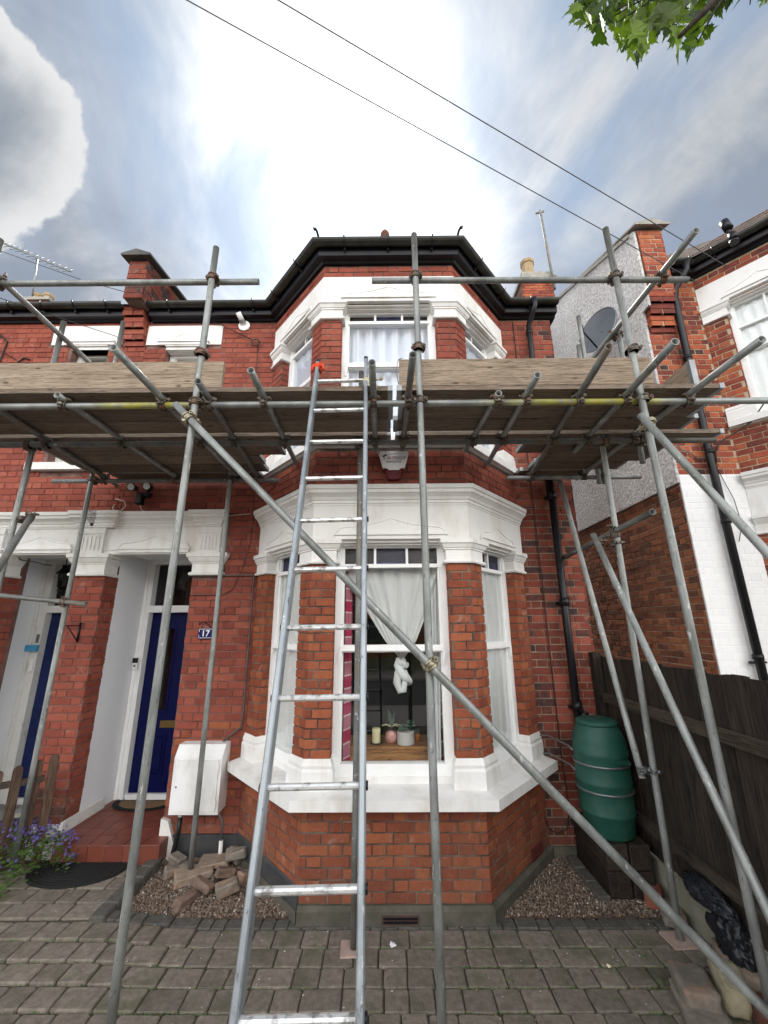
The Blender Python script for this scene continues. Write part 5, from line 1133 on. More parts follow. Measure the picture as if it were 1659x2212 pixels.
# porch bits of the left house
ln = thing('lantern', 'black lantern hanging in the left porch in front of the fanlight', 'lantern', (-4.04,5.1,2.6)); MB().lathe((-4.045,5.15,2.56), [(.02,0),(.05,.03),(.062,.19),(.06,.2)], 6, smooth=False).build('glass_body', GLASS_D, ln); MB().lathe((-4.045,5.15,2.76), [(.095,0),(.085,.01),(.02,.075),(.01,.1)], 6, smooth=False).build('cap', BLACK, ln); MB().tube([(-4.045,5.15,2.86),(-4.045,5.15,2.95)], .006, 6).build('stem', BLACK, ln); MB().lathe((-4.045,5.15,2.50), [(.008,0),(.03,.03),(.05,.06)], 6).build('finial', BLACK, ln)
hb = thing('wall_bracket', 'empty black iron plant bracket on the brick pier between the doors', 'bracket', (-3.32,4.58,2.06)); MB().tube([(-3.318,4.59,2.16),(-3.318,4.59,1.955)], .011, 6).build('back_bar', BLACK, hb); MB().tube([(-3.318,4.585,2.125),(-3.345,4.36,2.125)], .006, 6).tube([(-3.318,4.585,1.97),(-3.34,4.44,2.12)], .006, 6).build('arm', BLACK, hb)
tp = thing1(MB().box(-4.425,-4.275,5.25,5.278,1.83,1.905), 'masking_tape', TAPE, 'strip of blue tape across the left white door frame', 'tape')
vv = thing('door_entry_panel', 'small metal entry plates on the left white door frame', 'entry panel', (-4.3,5.39,1.8)); MB().box(-4.325,-4.295,5.268,5.28,1.93,2.03).build('plate', STEELG, vv); MB().box(-4.34,-4.295,5.268,5.28,1.60,1.74).build('keypad', PLASTIC_W, vv)
thing1(MB().tube([(-4.30,4.66,2.93),(-4.2,4.68,2.86),(-4.05,4.7,2.84),(-3.95,4.7,2.81),(-3.86,4.7,2.80)], .007, 6), 'twig', mat('dry_twig', (.05,.035,.025), None, 5, .9), 'dry dark twig hanging under the left porch ceiling', 'twig')
# overhead wires, with the pole they come from
pole = thing('telegraph_pole', 'wooden telegraph pole across the street that carries the overhead wires', 'pole', (-18.8,-3.8,0)); MB().tube([(-18.8,-3.8,-.1),(-18.8,-3.8,12.3)], lambda t: .15-.05*t, 12).build('post', FENCE, pole); MB().box(-19.3,-18.3,-3.86,-3.74,11.6,11.7).build('crossarm', FENCE, pole)
def wire(a, b, sag, r, label, n=24):
    a, b = Vector(a), Vector(b); return thing1(MB().tube([a.lerp(b, i/n)-Z_*sag*math.sin(math.pi*i/n) for i in range(n+1)], r, 6), 'overhead_wire', WIREG, label, 'wire', 'overhead wires')
wire((4.08,4.36,6.37), (-18.8,-3.7,10.9), 0, .0055, 'lower overhead wire crossing the sky to the right-hand eaves'); wire((4.181,4.05,6.314), (-18.8,-3.77,11.73), 0, .0055, 'upper overhead wire crossing the sky to the neighbour roof')
thing1(MB().tube([(-8.2,6.5,9.62),(-5.0,5.5,7.66),(-3.1,4.75,6.5),(-2.132,4.55,5.935),(-1.74,4.57,5.73)], .006, 6), 'overhead_wire', CABLE, 'thin wire slanting from the left roof down to the coil by the bay', 'wire')
thing1(MB().tube([(-5.1,3.9,6.05),(-4.58,4.0,5.894),(-3.478,4.5,5.744),(-3.40,4.57,5.60)], .005, 6), 'overhead_wire', CABLE, 'thin wire reaching the brick pier between the two upper windows', 'wire')
thing1(MB().tube([(-5.15,4.585,5.9),(-4.98,4.585,5.75),(-5.02,4.585,5.3),(-5.1,4.585,5.05)], .01, 6).tube([(-4.62,4.585,5.47),(-4.7,4.585,5.5),(-4.78,4.585,5.42),(-4.75,4.585,5.2),(-4.86,4.585,5.0)], .01, 6).tube([(-5.15,4.585,5.68),(-4.8,4.585,5.47)], .005, 6), 'cable', CABLE, 'old black cables looping down the far left upper wall', 'cable')

# ------------------------------------------------------------------ behind the glass of number 17
cur_i = 0
def curtain(fn, m_, label, nu=48, nv=14):
    return thing1(MB().grid(fn, nu, nv), 'curtain', m_, label, 'curtain')
def funnel(u, v):
    z = 2.70-(2.70-1.79)*v; k = min(1, max(0, (2.60-z)/.70)); q_ = max(0, (1.93-z)/.09); l = -.43+.46*k+.07*q_; r_ = .55-.30*k-.07*q_
    x = l+(r_-l)*u; f = 1-.55*v; return Vector((x*.975, 3.955+.018*math.sin(u*38+2*v)*f+.01*math.sin(u*71+v*5)+.03*v, z))
curtain(funnel, NET, 'white voile curtain in the front bay window gathered down to a knot')
curtain(lambda u, v: Vector((.35+.16*u-.05*v*u, 3.97+.012*math.sin(u*30+v), 2.7-1.75*v)), NET, 'white voile strip hanging at the right edge of the front bay window', 24, 10)
kn = MB(); KS = .82; K = Vector((.132, 3.97, 1.665))
kn.tube([K+KS*Vector((-.03,.0,.19)), K+KS*Vector((-.05,-.02,.12)), K+KS*Vector((-.02,-.04,.06)), K+KS*Vector((.04,-.03,.0)), K+KS*Vector((.075,-.01,-.05)), K+KS*Vector((.06,.0,-.02)), K+KS*Vector((.03,0,.06))], lambda t: .022+.017*math.sin(math.pi*t), 12)
kn.tube([K+KS*Vector((.03,.0,.18)), K+KS*Vector((.0,-.03,.12)), K+KS*Vector((-.04,-.02,.04)), K+KS*Vector((-.05,0,-.06)), K+KS*Vector((-.02,0,-.14)), K+KS*Vector((.02,-.01,-.13)), K+KS*Vector((.035,-.01,-.04)), K+KS*Vector((0,-.03,.05))], lambda t: .020+.017*math.sin(math.pi*t), 12)
kn.tube([K+KS*Vector((-.05,-.01,.13)), K+KS*Vector((0,-.045,.145)), K+KS*Vector((.05,-.01,.12)), K+KS*Vector((.03,.03,.1))], .03, 10)
thing1(kn, 'curtain_knot', NET, 'twisted knot of white curtain cloth hanging in the middle of the front window', 'curtain knot')
curtain(lambda u, v: Vector((-.385+.055*u, 3.95+.12*u+.01*math.sin(u*20), 2.6-1.66*v)), CHECK, 'pink checked curtain at the left edge of the front bay window', 10, 4)
curtain(lambda u, v: Vector((.46+.05*u, 4.0+.1*u, 2.6-1.66*v)), CHECK, 'pink checked curtain at the right edge of the front bay window', 10, 4)
for k, nm in (('L', 'left'), ('R', 'right')):
    F, W_ = frs[k]; a, b = ows[k]
    def fn(u, v, F=F, a=a, b=b, k=k):
        cs = a+.03+(b-a-.06)*u; mid = .62 if k == 'R' else b-a-.3
        return F.p(cs, 2.75-1.85*v, -.163+.009*math.sin(u*34+3*v*u)+.008*math.sin(u*60+v*4))
    curtain(fn, NET, 'white net curtain hanging in the %s side window of the ground floor bay' % nm, 40, 10)
    def fn2(u, v, F=F, a=a, b=b, k=k):
        return F.p(a+.03+(b-a-.06)*u, 5.45-1.5*v, -.166+.01*math.sin(u*30+v)+.008*math.sin(u*57))
    curtain(fn2, NETB, 'pale curtain in the %s side window of the upper bay' % nm, 40, 6)
    def fn3(u, v, F=F, a=a, b=b, k=k):
        c0 = (a+b)/2+(.02 if k == 'L' else -.0); t = abs(v-.35); return F.p(c0+(u-.5)*(.09+.1*v)+.02*math.sin(v*6), 1.92-.5*v, -.175+.02*math.sin(u*9+v*5))
    curtain(fn3, NET, 'tied bunch of white cloth in the %s side window of the ground floor bay' % nm, 16, 10)
curtain(lambda u, v: Vector((-.42+.97*u, 3.95+.03*math.sin(u*42+.6*math.sin(v*2))+.012*math.sin(u*83), 5.46-1.5*v)), NETB, 'pale blue white curtain filling the front window of the upper bay', 90, 6)
MB().fb(FW, -2.72, -2.45, 4.2, 5.56, -.235, -.23).build('window_net', NET, house)
# table with the pots
tb_ = thing('sideboard', 'oak sideboard standing inside the front bay window', 'sideboard', (.05,4.25,.3)); MB().box(-.42,.52,4.08,4.5,1.05,1.07).build('top', OAK, tb_); MB().box(-.40,.50,4.10,4.48,.3,1.05).build('cabinet', OAK, tb_)
cn = thing('candle', 'cream pillar candle on a dark dish inside the front window', 'candle', (-.1,4.16,1.07)); MB().lathe((-.102,4.17,1.08), [(.037,0),(.038,.005),(.038,.115),(.034,.122)], 20).build('wax', CREAM, cn); MB().lathe((-.102,4.17,1.07), [(.045,0),(.056,.008),(.056,.014)], 20).build('dish', BLACKP, cn)
jr = thing('glass_jar', 'round glass jar of pink stones with a green plant inside the front window', 'jar', (.037,4.2,1.07)); MB().lathe((.037,4.2,1.07), [(.03,0),(.05,.015),(.058,.05),(.052,.085),(.036,.1)], 20).build('filling', PINKJ, jr); MB().lathe((.037,4.2,1.07), [(.032,0),(.054,.015),(.062,.05),(.055,.09),(.038,.115),(.044,.14),(.044,.145)], 20).build('jar', GLASS, jr)
pl_ = MB()
for i in range(16): a = rnd.uniform(0,6.3); h = rnd.uniform(.08,.17); d = Vector((math.cos(a), math.sin(a), 0)); p = Vector((.037,4.2,1.19)); w2 = d.cross(Z_)*.008; pl_.add([p-w2, p+w2, p+d*.02+Z_*h*.7+w2, p+d*.04+Z_*h], [(0,1,2,3)])
pl_.build('leaf', SUCC, jr)
for i in range(7): a = i*.9; MB().tube([Vector((.037,4.2,1.2)), Vector((.037+.05*math.cos(a),4.2+.03*math.sin(a),1.225)), Vector((.037+.1*math.cos(a),4.2+.05*math.sin(a),1.215))], .003, 5).build('root', CREAM, jr)
pt = thing('plant_pot', 'pale ribbed pot holding grey green succulents inside the front window', 'plant pot', (.168,4.15,1.07)); mb = MB(); pr = [(.066,0)]
for i in range(9): pr += [(.077,.004+i*.011),(.079,.009+i*.011)]
mb.lathe((.168,4.16,1.07), pr+[(.079,.105),(.072,.107)], 26).build('pot', POTW, pt)
def rosette(mb, c, r_, n, h):
    for j in range(3):
        for i in range(n):
            a = 2*math.pi*(i+.5*j)/n; d = Vector((math.cos(a), math.sin(a), 0)); t = d.cross(Z_); L_ = r_*(1-.25*j); e = .25+.5*j
            p = Vector(c)+Z_*h*j*.2; mid = p+d*L_*.55+Z_*L_*e*.5; tip = p+d*L_+Z_*L_*e
            mb.add([p-t*L_*.08, p+t*L_*.08, mid+t*L_*.22, tip, mid-t*L_*.22, mid+Z_*.012], [(0,1,2,5),(2,3,5),(3,4,5),(4,0,5)])
mb = MB(); rosette(mb, (.15,4.16,1.185), .05, 9, .05); rosette(mb, (.215,4.17,1.21), .055, 9, .06); rosette(mb, (.13,4.13,1.19), .035, 8, .04); mb.tube([(.215,4.17,1.17),(.215,4.17,1.22)], .006, 6); mb.build('succulent', SUCC, pt)
op = thing('plant_pot', 'small orange pot on a red saucer at the right of the window group', 'plant pot', (.275,4.22,1.07)); MB().lathe((.275,4.22,1.08), [(.022,0),(.028,.06),(.026,.062)], 16).build('pot', ORP, op); MB().lathe((.285,4.22,1.07), [(.04,0),(.058,.01),(.055,.012)], 20).build('saucer', TERRA, op); mb = MB(); rosette(mb, (.275,4.22,1.145), .03, 7, .05); mb.build('cactus', SUCC, op)

# ------------------------------------------------------------------ door mats, plants, rubble
def mat_half(cx, cy, rx, ry, z, m_, rim, name, label, dirn=-1, inner=None):
    t = thing(name, label, 'door mat', (cx, cy, z)); N = 20
    def ol(k, zz): return [(cx+rx*k, cy, zz)] + [(cx+rx*k*math.cos(a), cy+dirn*ry*k*math.sin(a)**.8, zz) for a in [math.pi*i/N for i in range(1, N)]] + [(cx-rx*k, cy, zz)]
    P = ol(1, z); Q = ol(1, z+.014); n = len(P); MB().add(P+Q, [tuple(range(n,2*n))]+[(k,(k+1)%n,n+(k+1)%n,n+k) for k in range(n)]).build('mat_body', m_, t)
    if inner: P = [(x, y+dirn*.03, zz) for x, y, zz in ol(.78, z+.015)]; Q = [(x, y, z+.019) for x, y, zz in P]; n = len(P); MB().add(P+Q, [tuple(range(n,2*n))]+[(k,(k+1)%n,n+(k+1)%n,n+k) for k in range(n)]).build('coir_centre', inner, t)
    for k in range(26):
        a = math.pi*(k+.5)/26; MB().tube([(cx+rx*.93*math.cos(a)+.02*math.cos(s_), cy+dirn*ry*.93*math.sin(a)**.8+.02*math.sin(s_)*dirn+(.02*dirn), z+.016) for s_ in [j*1.05 for j in range(7)]], .004, 4, caps=False).build('rim_ring', rim, t) if k < 26 and inner else None
    return t
mb = MB(); cx, cy = -2.72, 4.385; P = []; N = 28
for i in range(N+1): a = math.pi*i/N; P.append((cx+.42*math.cos(a), cy-.36*math.sin(a)**.75, .0))
P = [(x, y, zg(x, y)+.002) for x, y, _ in P]; Q = [(x, y, z+.016) for x, y, z in P]; n = len(P)
m1 = thing('door_mat', 'black half-round rubber mat lying on the path below the step', 'door mat', (cx, cy, .05)); MB().add(P+Q, [tuple(range(n,2*n))]+[(k,(k+1)%n,n+(k+1)%n,n+k) for k in range(n)]).build('mat_body', MAT_BLACK, m1)
rb = MB()
for j in range(11):
    k = .96-.085*j; rb.tube([(cx+.42*k*math.cos(a), cy-.36*k*math.sin(a)**.75-.012, zg(cx,cy-.2)+.019) for a in [math.pi*i/N for i in range(N+1)]], .004, 4, caps=False)
rb.build('ribs', MAT_BLACK, m1)
mat_half(-2.72, 5.36, .36, .27, .2005, MAT_BLACK, BLACKP, 'door_mat', 'half-round mat with coir centre in front of the blue door', -1, COIR)
# rubble bricks and stones on the left bed
rub = [(-1.60,3.93,.045,.21,.1,.075,1.0,0,'long brownish brick lying flat at the front of the rubble'),(-1.52,4.08,.075,.2,.1,.07,-.45,.12,'pinkish brick propped on top of the front brick'),(-1.31,4.03,.07,.2,.11,.1,.35,-.2,'grey brick leaning at the right front of the rubble heap'),(-1.39,4.2,.10,.19,.1,.08,.45,.2,'brown brick in the middle of the right rubble heap'),(-1.37,4.38,.17,.22,.12,.075,.15,-.1,'brown stone block topping the right rubble heap'),(-1.24,4.22,.05,.12,.1,.09,.9,.2,'small grey block half hidden behind the right rubble heap'),(-1.40,4.48,.11,.16,.12,.1,-.2,.4,'grey broken block against the black plinth'),(-1.90,4.30,.05,.15,.1,.1,.9,.1,'rough grey stone nearest the duct, split at its front'),(-1.80,4.37,.05,.13,.1,.1,.5,-.05,'squared grey stone right beside the duct'),(-1.92,4.46,.06,.17,.11,.1,-.6,.1,'weathered grey stone at the corner of the step'),(-1.49,4.17,.03,.04,.12,.09,.1,.0,'narrow upright grey stone between slab and rubble')]
for i, (x, y, z, sx, sy, sz, rz, ry, lb) in enumerate(rub):
    o = MB().obox((x, y, z*.8), sx*.88, sy*.85, sz*.88, rz, ry, rnd.uniform(-.12,.12), .012, .011).build('rubble_block', STONE_G if i not in (0,1,3) else mat('brown_block_%d' % i, (.13,.085,.062), (.22,.15,.115), 14, .9, bump=.8, bscale=30)); tag(o, lb, 'rubble block', 'loose rubble blocks on the left gravel')
# concrete slab pieces under the back pole
for q in (((-1.70,4.27,.035),.30,.20,.05,.55,'broken sandy paving slab under the rear left scaffold pole'),((-1.585,4.44,.05),.26,.2,.045,.2,'pitted brown slab lying behind the sandy slab')):
    o = MB().obox(q[0], q[1], q[2], q[3], q[4], 0, .03, .012, .008).build('paving_slab', mat('sandy_slab', (.25,.19,.14), (.36,.28,.21), 12, .9, bump=.7, c3=(.3,.12,.05), s3=7)); tag(o, q[5], 'slab')
# right-hand stones
sts = [((1.775,3.05,.06),.17,.27,.12,.28,'long grey and pink dressed stone lying on the drive',STONE_G),((2.00,3.08,.06),.15,.32,.10,.45,'flat yellowish stone with a ragged edge',STONE_Y),((2.17,3.22,.05),.17,.34,.12,.35,'brownish slab of stone under the long brace',mat('brown_slab', (.2,.15,.11), (.28,.22,.17), 7, .9, bump=.6)),((1.74,2.95,.03),.2,.35,.06,.25,'low dark block beneath the long dressed stone',STONE_G),((2.09,2.86,.05),.2,.24,.1,.1,'dark red brick piece at the lower right corner',B_DARK),((2.24,2.86,.06),.1,.22,.08,.2,'bright orange brick piece at the lower right edge',B_ORANGE),((2.09,3.95,.05),.12,.2,.1,.5,'broken red brick lump by the concrete gravel board',B_MIX),((2.12,3.78,.03),.14,.26,.06,.4,'dark flat block beside the gravel board',STONE_G)]
for (c, sx, sy, sz, rz, lb, m_) in sts:
    mb = MB()
    M_ = Matrix.Translation(c) @ Matrix.Rotation(-rz,4,'Z')
    pw = .28 if m_ is not STONE_Y else .5; sd_ = c[0]*7+c[1]*3
    def rk(u, v, S=(sx*.55, sy*.55, sz*.55), pw=pw, sd_=sd_, O=(0,0,0)):
        a = 2*math.pi*u; t = math.pi*(v-.5); f = lambda x, p: math.copysign(abs(x)**p, x)
        q = Vector((f(math.cos(t), pw)*f(math.cos(a), pw), f(math.cos(t), pw)*f(math.sin(a), pw), f(math.sin(t), pw)))
        n = 1+.10*mnoise.noise(q*1.3+Vector((sd_,0,0)))+.05*mnoise.noise(q*3.7+Vector((0,sd_,0)))+.02*mnoise.noise(q*9)
        return M_ @ Vector((q.x*S[0]*n+O[0], q.y*S[1]*n+O[1], q.z*S[2]*n*(1-.18*q.y)+O[2]))
    mb.grid(rk, 40, 22, 0, True)
    if m_ is STONE_Y: mb.grid(lambda u, v: rk(u, v, (sx*.42, sy*.45, sz*.3), .5, 3.3, (.015,-.02,sz*.42)), 30, 16, 0, True)
    o = mb.build('stone_block', m_); tag(o, lb, 'stone')
# flowering plant, left
fp = thing('flowering_plant', 'sprawling purple campanula in flower below the picket fence', 'plant', (-3.3,4.3,.05)); lf = MB(); fw_ = MB()
def blob():
    while True:
        x, y = rnd.uniform(-4.0,-2.72), rnd.uniform(3.72,4.75)
        e = ((x+3.40)/.64)**2+((y-4.25)/.5)**2
        if e < 1 and not (x > -2.98 and y < 4.2): return x, y, e
for i in range(2600):
    x, y, e = blob(); h = (.27*(1-e)**.6+.04)*rnd.uniform(.2,1.); a = rnd.uniform(0,6.3); s_ = rnd.uniform(.014,.032); d = Vector((math.cos(a),math.sin(a),rnd.uniform(-.5,.6))).normalized(); t = d.cross(Z_).normalized(); p = Vector((x,y,.05+h))
    lf.add([p, p+d*s_*.5+t*s_*.55, p+d*s_*1.1+t*s_*.3, p+d*s_*1.35, p+d*s_*1.1-t*s_*.3, p+d*s_*.5-t*s_*.55], [(0,1,2,3),(0,3,4,5)])
for i in range(750):
    x, y, e = blob(); 
    if y < 4.15 and rnd.random() < .75: continue
    h = .27*(1-e)**.6+.06+rnd.uniform(-.04,.05); p = Vector((x,y-.02,.05+h)); n_ = Vector((rnd.uniform(-.6,.6),rnd.uniform(-1,-.2),rnd.uniform(.1,1))).normalized(); u1 = n_.cross(Z_).normalized(); u2 = n_.cross(u1); r_ = rnd.uniform(.010,.017); V = [p]
    for k in range(10): q = r_ if k % 2 == 0 else r_*.42; a = math.pi*k/5; V.append(p+(u1*math.cos(a)+u2*math.sin(a))*q+n_*(.006 if k % 2 == 0 else .0))
    fw_.add(V, [(0,k+1,(k+1)%10+1) for k in range(10)])
lf.build('foliage', LEAF2, fp, kind='stuff'); fw_.build('flowers', PURPLE, fp, kind='stuff')
# picket fence, left
pf = thing('picket_fence', 'low dark picket fence with rounded tops by the left doorway', 'fence', (-3.45,4.2,0))
for i, (x, y, h) in enumerate(((-3.72,3.98,.95),(-3.60,4.06,.96),(-3.48,4.14,.98),(-3.37,4.22,1.0),(-3.27,4.32,1.02),(-3.20,4.42,1.04))):
    d = Vector((.8,.6)).normalized(); F = Fr((x,y), d); hw = .038
    h -= .12; MB().prism(F, [(-hw,0),(hw,0),(hw,h-.03)]+[(hw*math.cos(a), h-.03+.04*math.sin(a)) for a in [math.pi*k/6 for k in range(1,6)]]+[(-hw,h-.03)], -.02, 0).build('picket', PICKET, pf)
Fp = Fr((-3.8,3.93), (.78,.62)); MB().fb(Fp, -.1,.72,.72,.77,0.001,.04).build('rail', RAIL, pf); MB().fb(Fp, -.1,.72,.25,.3,0.001,.04).build('rail', RAIL, pf)
# weeds in joints
wd = MB()
for (x, y, n, s_) in ((-.47,3.475,26,.035),(.73,3.21,18,.03),(1.45,3.3,40,.05),(1.62,3.16,34,.05),(1.7,3.4,30,.04),(-1.6,3.16,26,.04),(1.3,3.08,20,.04),(-.2,3.50,10,.02),(2.02,3.6,30,.04),(1.95,2.95,40,.06),(-1.95,3.2,20,.03),(1.1,3.16,14,.03),(2.1,2.9,30,.06)):
    for i in range(n):
        a = rnd.uniform(0,6.3); d = Vector((math.cos(a),math.sin(a),0)); p = Vector((x+rnd.gauss(0,s_), y+rnd.gauss(0,s_*.5), zg(x,y)-.005)); h = rnd.uniform(.01,.035); t = d.cross(Z_)*.0025; wd.add([p-t, p+t, p+d*h*.7+Z_*h], [(0,1,2)])
mcl = [rnd.uniform(-2.9, 2.2) for _ in range(26)]
for k in range(5200):
    i = rnd.randrange(1, 6); x = rnd.choice(mcl)+rnd.gauss(0, .12); y = rows[i]+rnd.gauss(0,.004); z = zg(x,y)-.009; a = rnd.uniform(0,6.3); d = Vector((math.cos(a),math.sin(a),0)); t = d.cross(Z_)*.004; wd.add([Vector((x,y,z))-t, Vector((x,y,z))+t, Vector((x,y,z))+d*.006+Z_*rnd.uniform(.004,.011)], [(0,1,2)])
o = wd.build('moss_and_weeds', LEAF2, drive, kind='stuff')
fk = MB()
for k in range(130):
    x = rnd.uniform(-2.8, 2.0); y = rnd.uniform(2.85, 3.75) if k % 3 else rnd.uniform(3.6, 4.2); s_ = rnd.uniform(.002,.0065); a = rnd.uniform(0,6.3); z = zg(x,y)+.003
    if y > 3.76 and not inpoly(x, y, beds[0]): continue
    z += .02 if y > 3.76 else 0; V = [(x+s_*rnd.uniform(.5,1.2)*math.cos(a+k_*1.57), y+s_*rnd.uniform(.5,1.2)*math.sin(a+k_*1.57), z+rnd.uniform(0,.002)) for k_ in range(4)]; fk.add(V, [(0,1,2,3)])
fk.build('paint_flakes', ENW, drive, kind='stuff')
tl = MB()
for k in range(60):
    x, y = rnd.uniform(-2.5,2.1), rnd.uniform(2.9,3.7); a = rnd.uniform(0,6.3); s_ = rnd.uniform(.006,.014); d = Vector((math.cos(a),math.sin(a),0)); t = Vector((-d.y,d.x,0)); p = Vector((x,y,zg(x,y)+.004)); tl.add([p-d*s_, p+t*s_*.4, p+d*s_+Z_*.003, p-t*s_*.4], [(0,1,2,3)])
tl.build('dry_leaf_bits', mat('dry_leaf', (.2,.13,.06), (.3,.22,.1), 9, .9), drive, kind='stuff')
pp = [((.028,3.49),.022,'scrap of white paper lying on the paving near the middle pole'),((1.40,3.304),.012,'small yellowish chip on the paving right of centre')]
for (x, y), s_, lb in pp:
    M_ = Matrix.Translation((x, y, .008)) @ Matrix.Rotation(.5,4,'Z'); V = [M_ @ Vector(q) for q in [(-s_,-s_*.8,0),(s_*.8,-s_,.003),(s_,s_*.7,0),(0,s_*1.4,.006),(-s_*.9,s_*.6,.002),(0,0,.01)]]
    thing1(MB().add(V, [(0,1,5),(1,2,5),(2,3,5),(3,4,5),(4,0,5)]), 'litter', ENW if 'white' in lb else CREAM, lb, 'litter')

# ------------------------------------------------------------------ fence, butt, sleepers, bags
fc = thing('fence', 'tall dark boarded fence along the right side of the yard', 'fence', (2.22,3.2,0)); FF2 = Fr((2.225, 4.6), (0,-1))   # seen from -x
s_ = 0; i = 0
while s_ < 4.6:
    w_ = rnd.uniform(.11,.135); h = 1.79+rnd.uniform(-.012,.012); MB().prism(FF2, [(s_,.26),(s_+w_,.26),(s_+w_,h),(s_+w_*.6,h+rnd.uniform(-.005,.006)),(s_,h+rnd.uniform(-.008,.004))], -.002+.004*(i%2), .011+.006*(i%2)).build('fence_board', FENCE, fc); s_ += w_-.004; i += 1
for z0 in (1.36,.43):
    F = FF2; MB().prism(Fr((2.225,4.6),(0,-1)), [(0,z0),(4.6,z0-.0),(4.6,z0+.085),(0,z0+.085)], .018, .055).build('rail', RAIL, fc)
for s0 in (.02, 2.35, 4.4): MB().fb(FF2, s0, s0+.09, 0, 1.83, .02, .10).build('post', FENCE, fc)
MB().fb(FF2, .02, 4.6, -.02, .25, -.02, .03).build('gravel_board', mat('mossy_concrete', (.17,.17,.12), (.26,.25,.2), 6, .95, bump=.5, c3=(.07,.1,.02), s3=4), fc)
wb = thing('water_butt', 'green plastic water butt on timber sleepers in the corner', 'water butt', (1.92,4.2,.39)); c = (1.915,4.16,.385)
prof = [(.185,0),(.195,.02),(.21,.15),(.222,.17),(.222,.18),(.217,.19),(.222,.38),(.229,.40),(.229,.41),(.224,.42),(.224,.60),(.229,.615),(.229,.64),(.222,.655),(.218,.72),(.2,.79),(.17,.85),(.165,.86)]
MB().lathe(c, prof, 40).build('barrel', GREEN, wb); MB().lathe((c[0],c[1],c[2]+.86), [(.175,-.012),(.178,0),(.175,.016),(.15,.03),(.1,.033),(.0,.034)], 36).build('lid', GREEN, wb)
MB().box(1.93,2.05,3.925,3.955,.385+.575,.385+.605).build('handle_slot', mat('dark_green', (.005,.05,.035), None, 5, .6), wb)
MB().tube([(1.86,3.977,1.145),(1.86,3.97,1.145)], .02, 14).build('tap_blank', GREEN, wb)
for z in (.565+.385-.02,.34+.385): MB().lathe((c[0],c[1],z), [(.231,-.008),(.2335,-.007),(.2335,.007),(.231,.008)], 40).build('strap', STEELG, wb)
for z in (1.02,.86): MB().tube([(1.50,4.58,z+.02),(1.60,4.55,z+.025),(1.69,4.3,z),(1.70,4.22,z-.02)], .008, 6).build('strap_end', STEELG, wb)
thing1(MB().tube([(1.905,4.5,1.30),(1.93,4.35,1.275)], .016, 8), 'overflow_hose', BLACKP, 'short black connector between the soil pipe and the water butt', 'hose')
for i, (z, lb) in enumerate(((.02, 'lower dark timber sleeper under the water butt'), (.205, 'upper dark timber sleeper directly under the water butt'))):
    for j, (x0, x1) in enumerate(((1.76,1.945),(1.952,2.13))):
        o = MB().obox(((x0+x1)/2, 4.26+rnd.uniform(-.008,.008), z+.085), x1-x0-.004, .62, .178, rnd.uniform(-.01,.01), 0, 0, .004, .009).build('sleeper', SLEEPER); tag(o, lb.replace('timber', 'timber left' if j == 0 else 'timber right'), 'sleeper', 'sleepers under the water butt')
for j in range(3): o = MB().obox((1.70, 4.45-.205*j, .018), .095, .195, .05, .03*(j-1), 0, 0, .002, .007).build('edging_brick', PAVER_B); tag(o, ['grey edging brick nearest the wall beside the sleepers','middle grey edging brick beside the sleepers','front grey edging brick beside the sleepers'][j], 'brick', 'edging bricks in the right gravel')
# plastic bags
def bag(c, s, label, seed):
    r2 = random.Random(seed); V = []; F_ = []; nu, nv = 60, 36
    def fn(u, v):
        a = 2*math.pi*u; t = math.pi*v; d = Vector((math.sin(t)*math.cos(a), math.sin(t)*math.sin(a), math.cos(t)))
        n1 = mnoise.noise(d*1.6+Vector((seed,0,0))); n2 = abs(mnoise.noise(d*4.5+Vector((0,seed,0)))); n3 = mnoise.noise(d*11)
        n4 = abs(mnoise.noise(d*9+Vector((seed,seed,0)))); r_ = 1+.3*n1-.5*n2-.16*n4+.05*n3; q = Vector((d.x*s[0], d.y*s[1], d.z*s[2]))*r_; q.z = max(q.z, -s[2]*.75); return Vector(c)+q
    mb = MB().grid(fn, nu, nv, 0, True); thing1(mb, 'plastic_bag', BAG, label, 'bag')
bag((2.16,3.22,.18), (.09,.16,.2), 'crumpled black plastic bag slumped at the foot of the fence', 3.1); bag((2.13,3.36,.36), (.07,.22,.09), 'black plastic sheet bunched against the fence rails', 7.7)

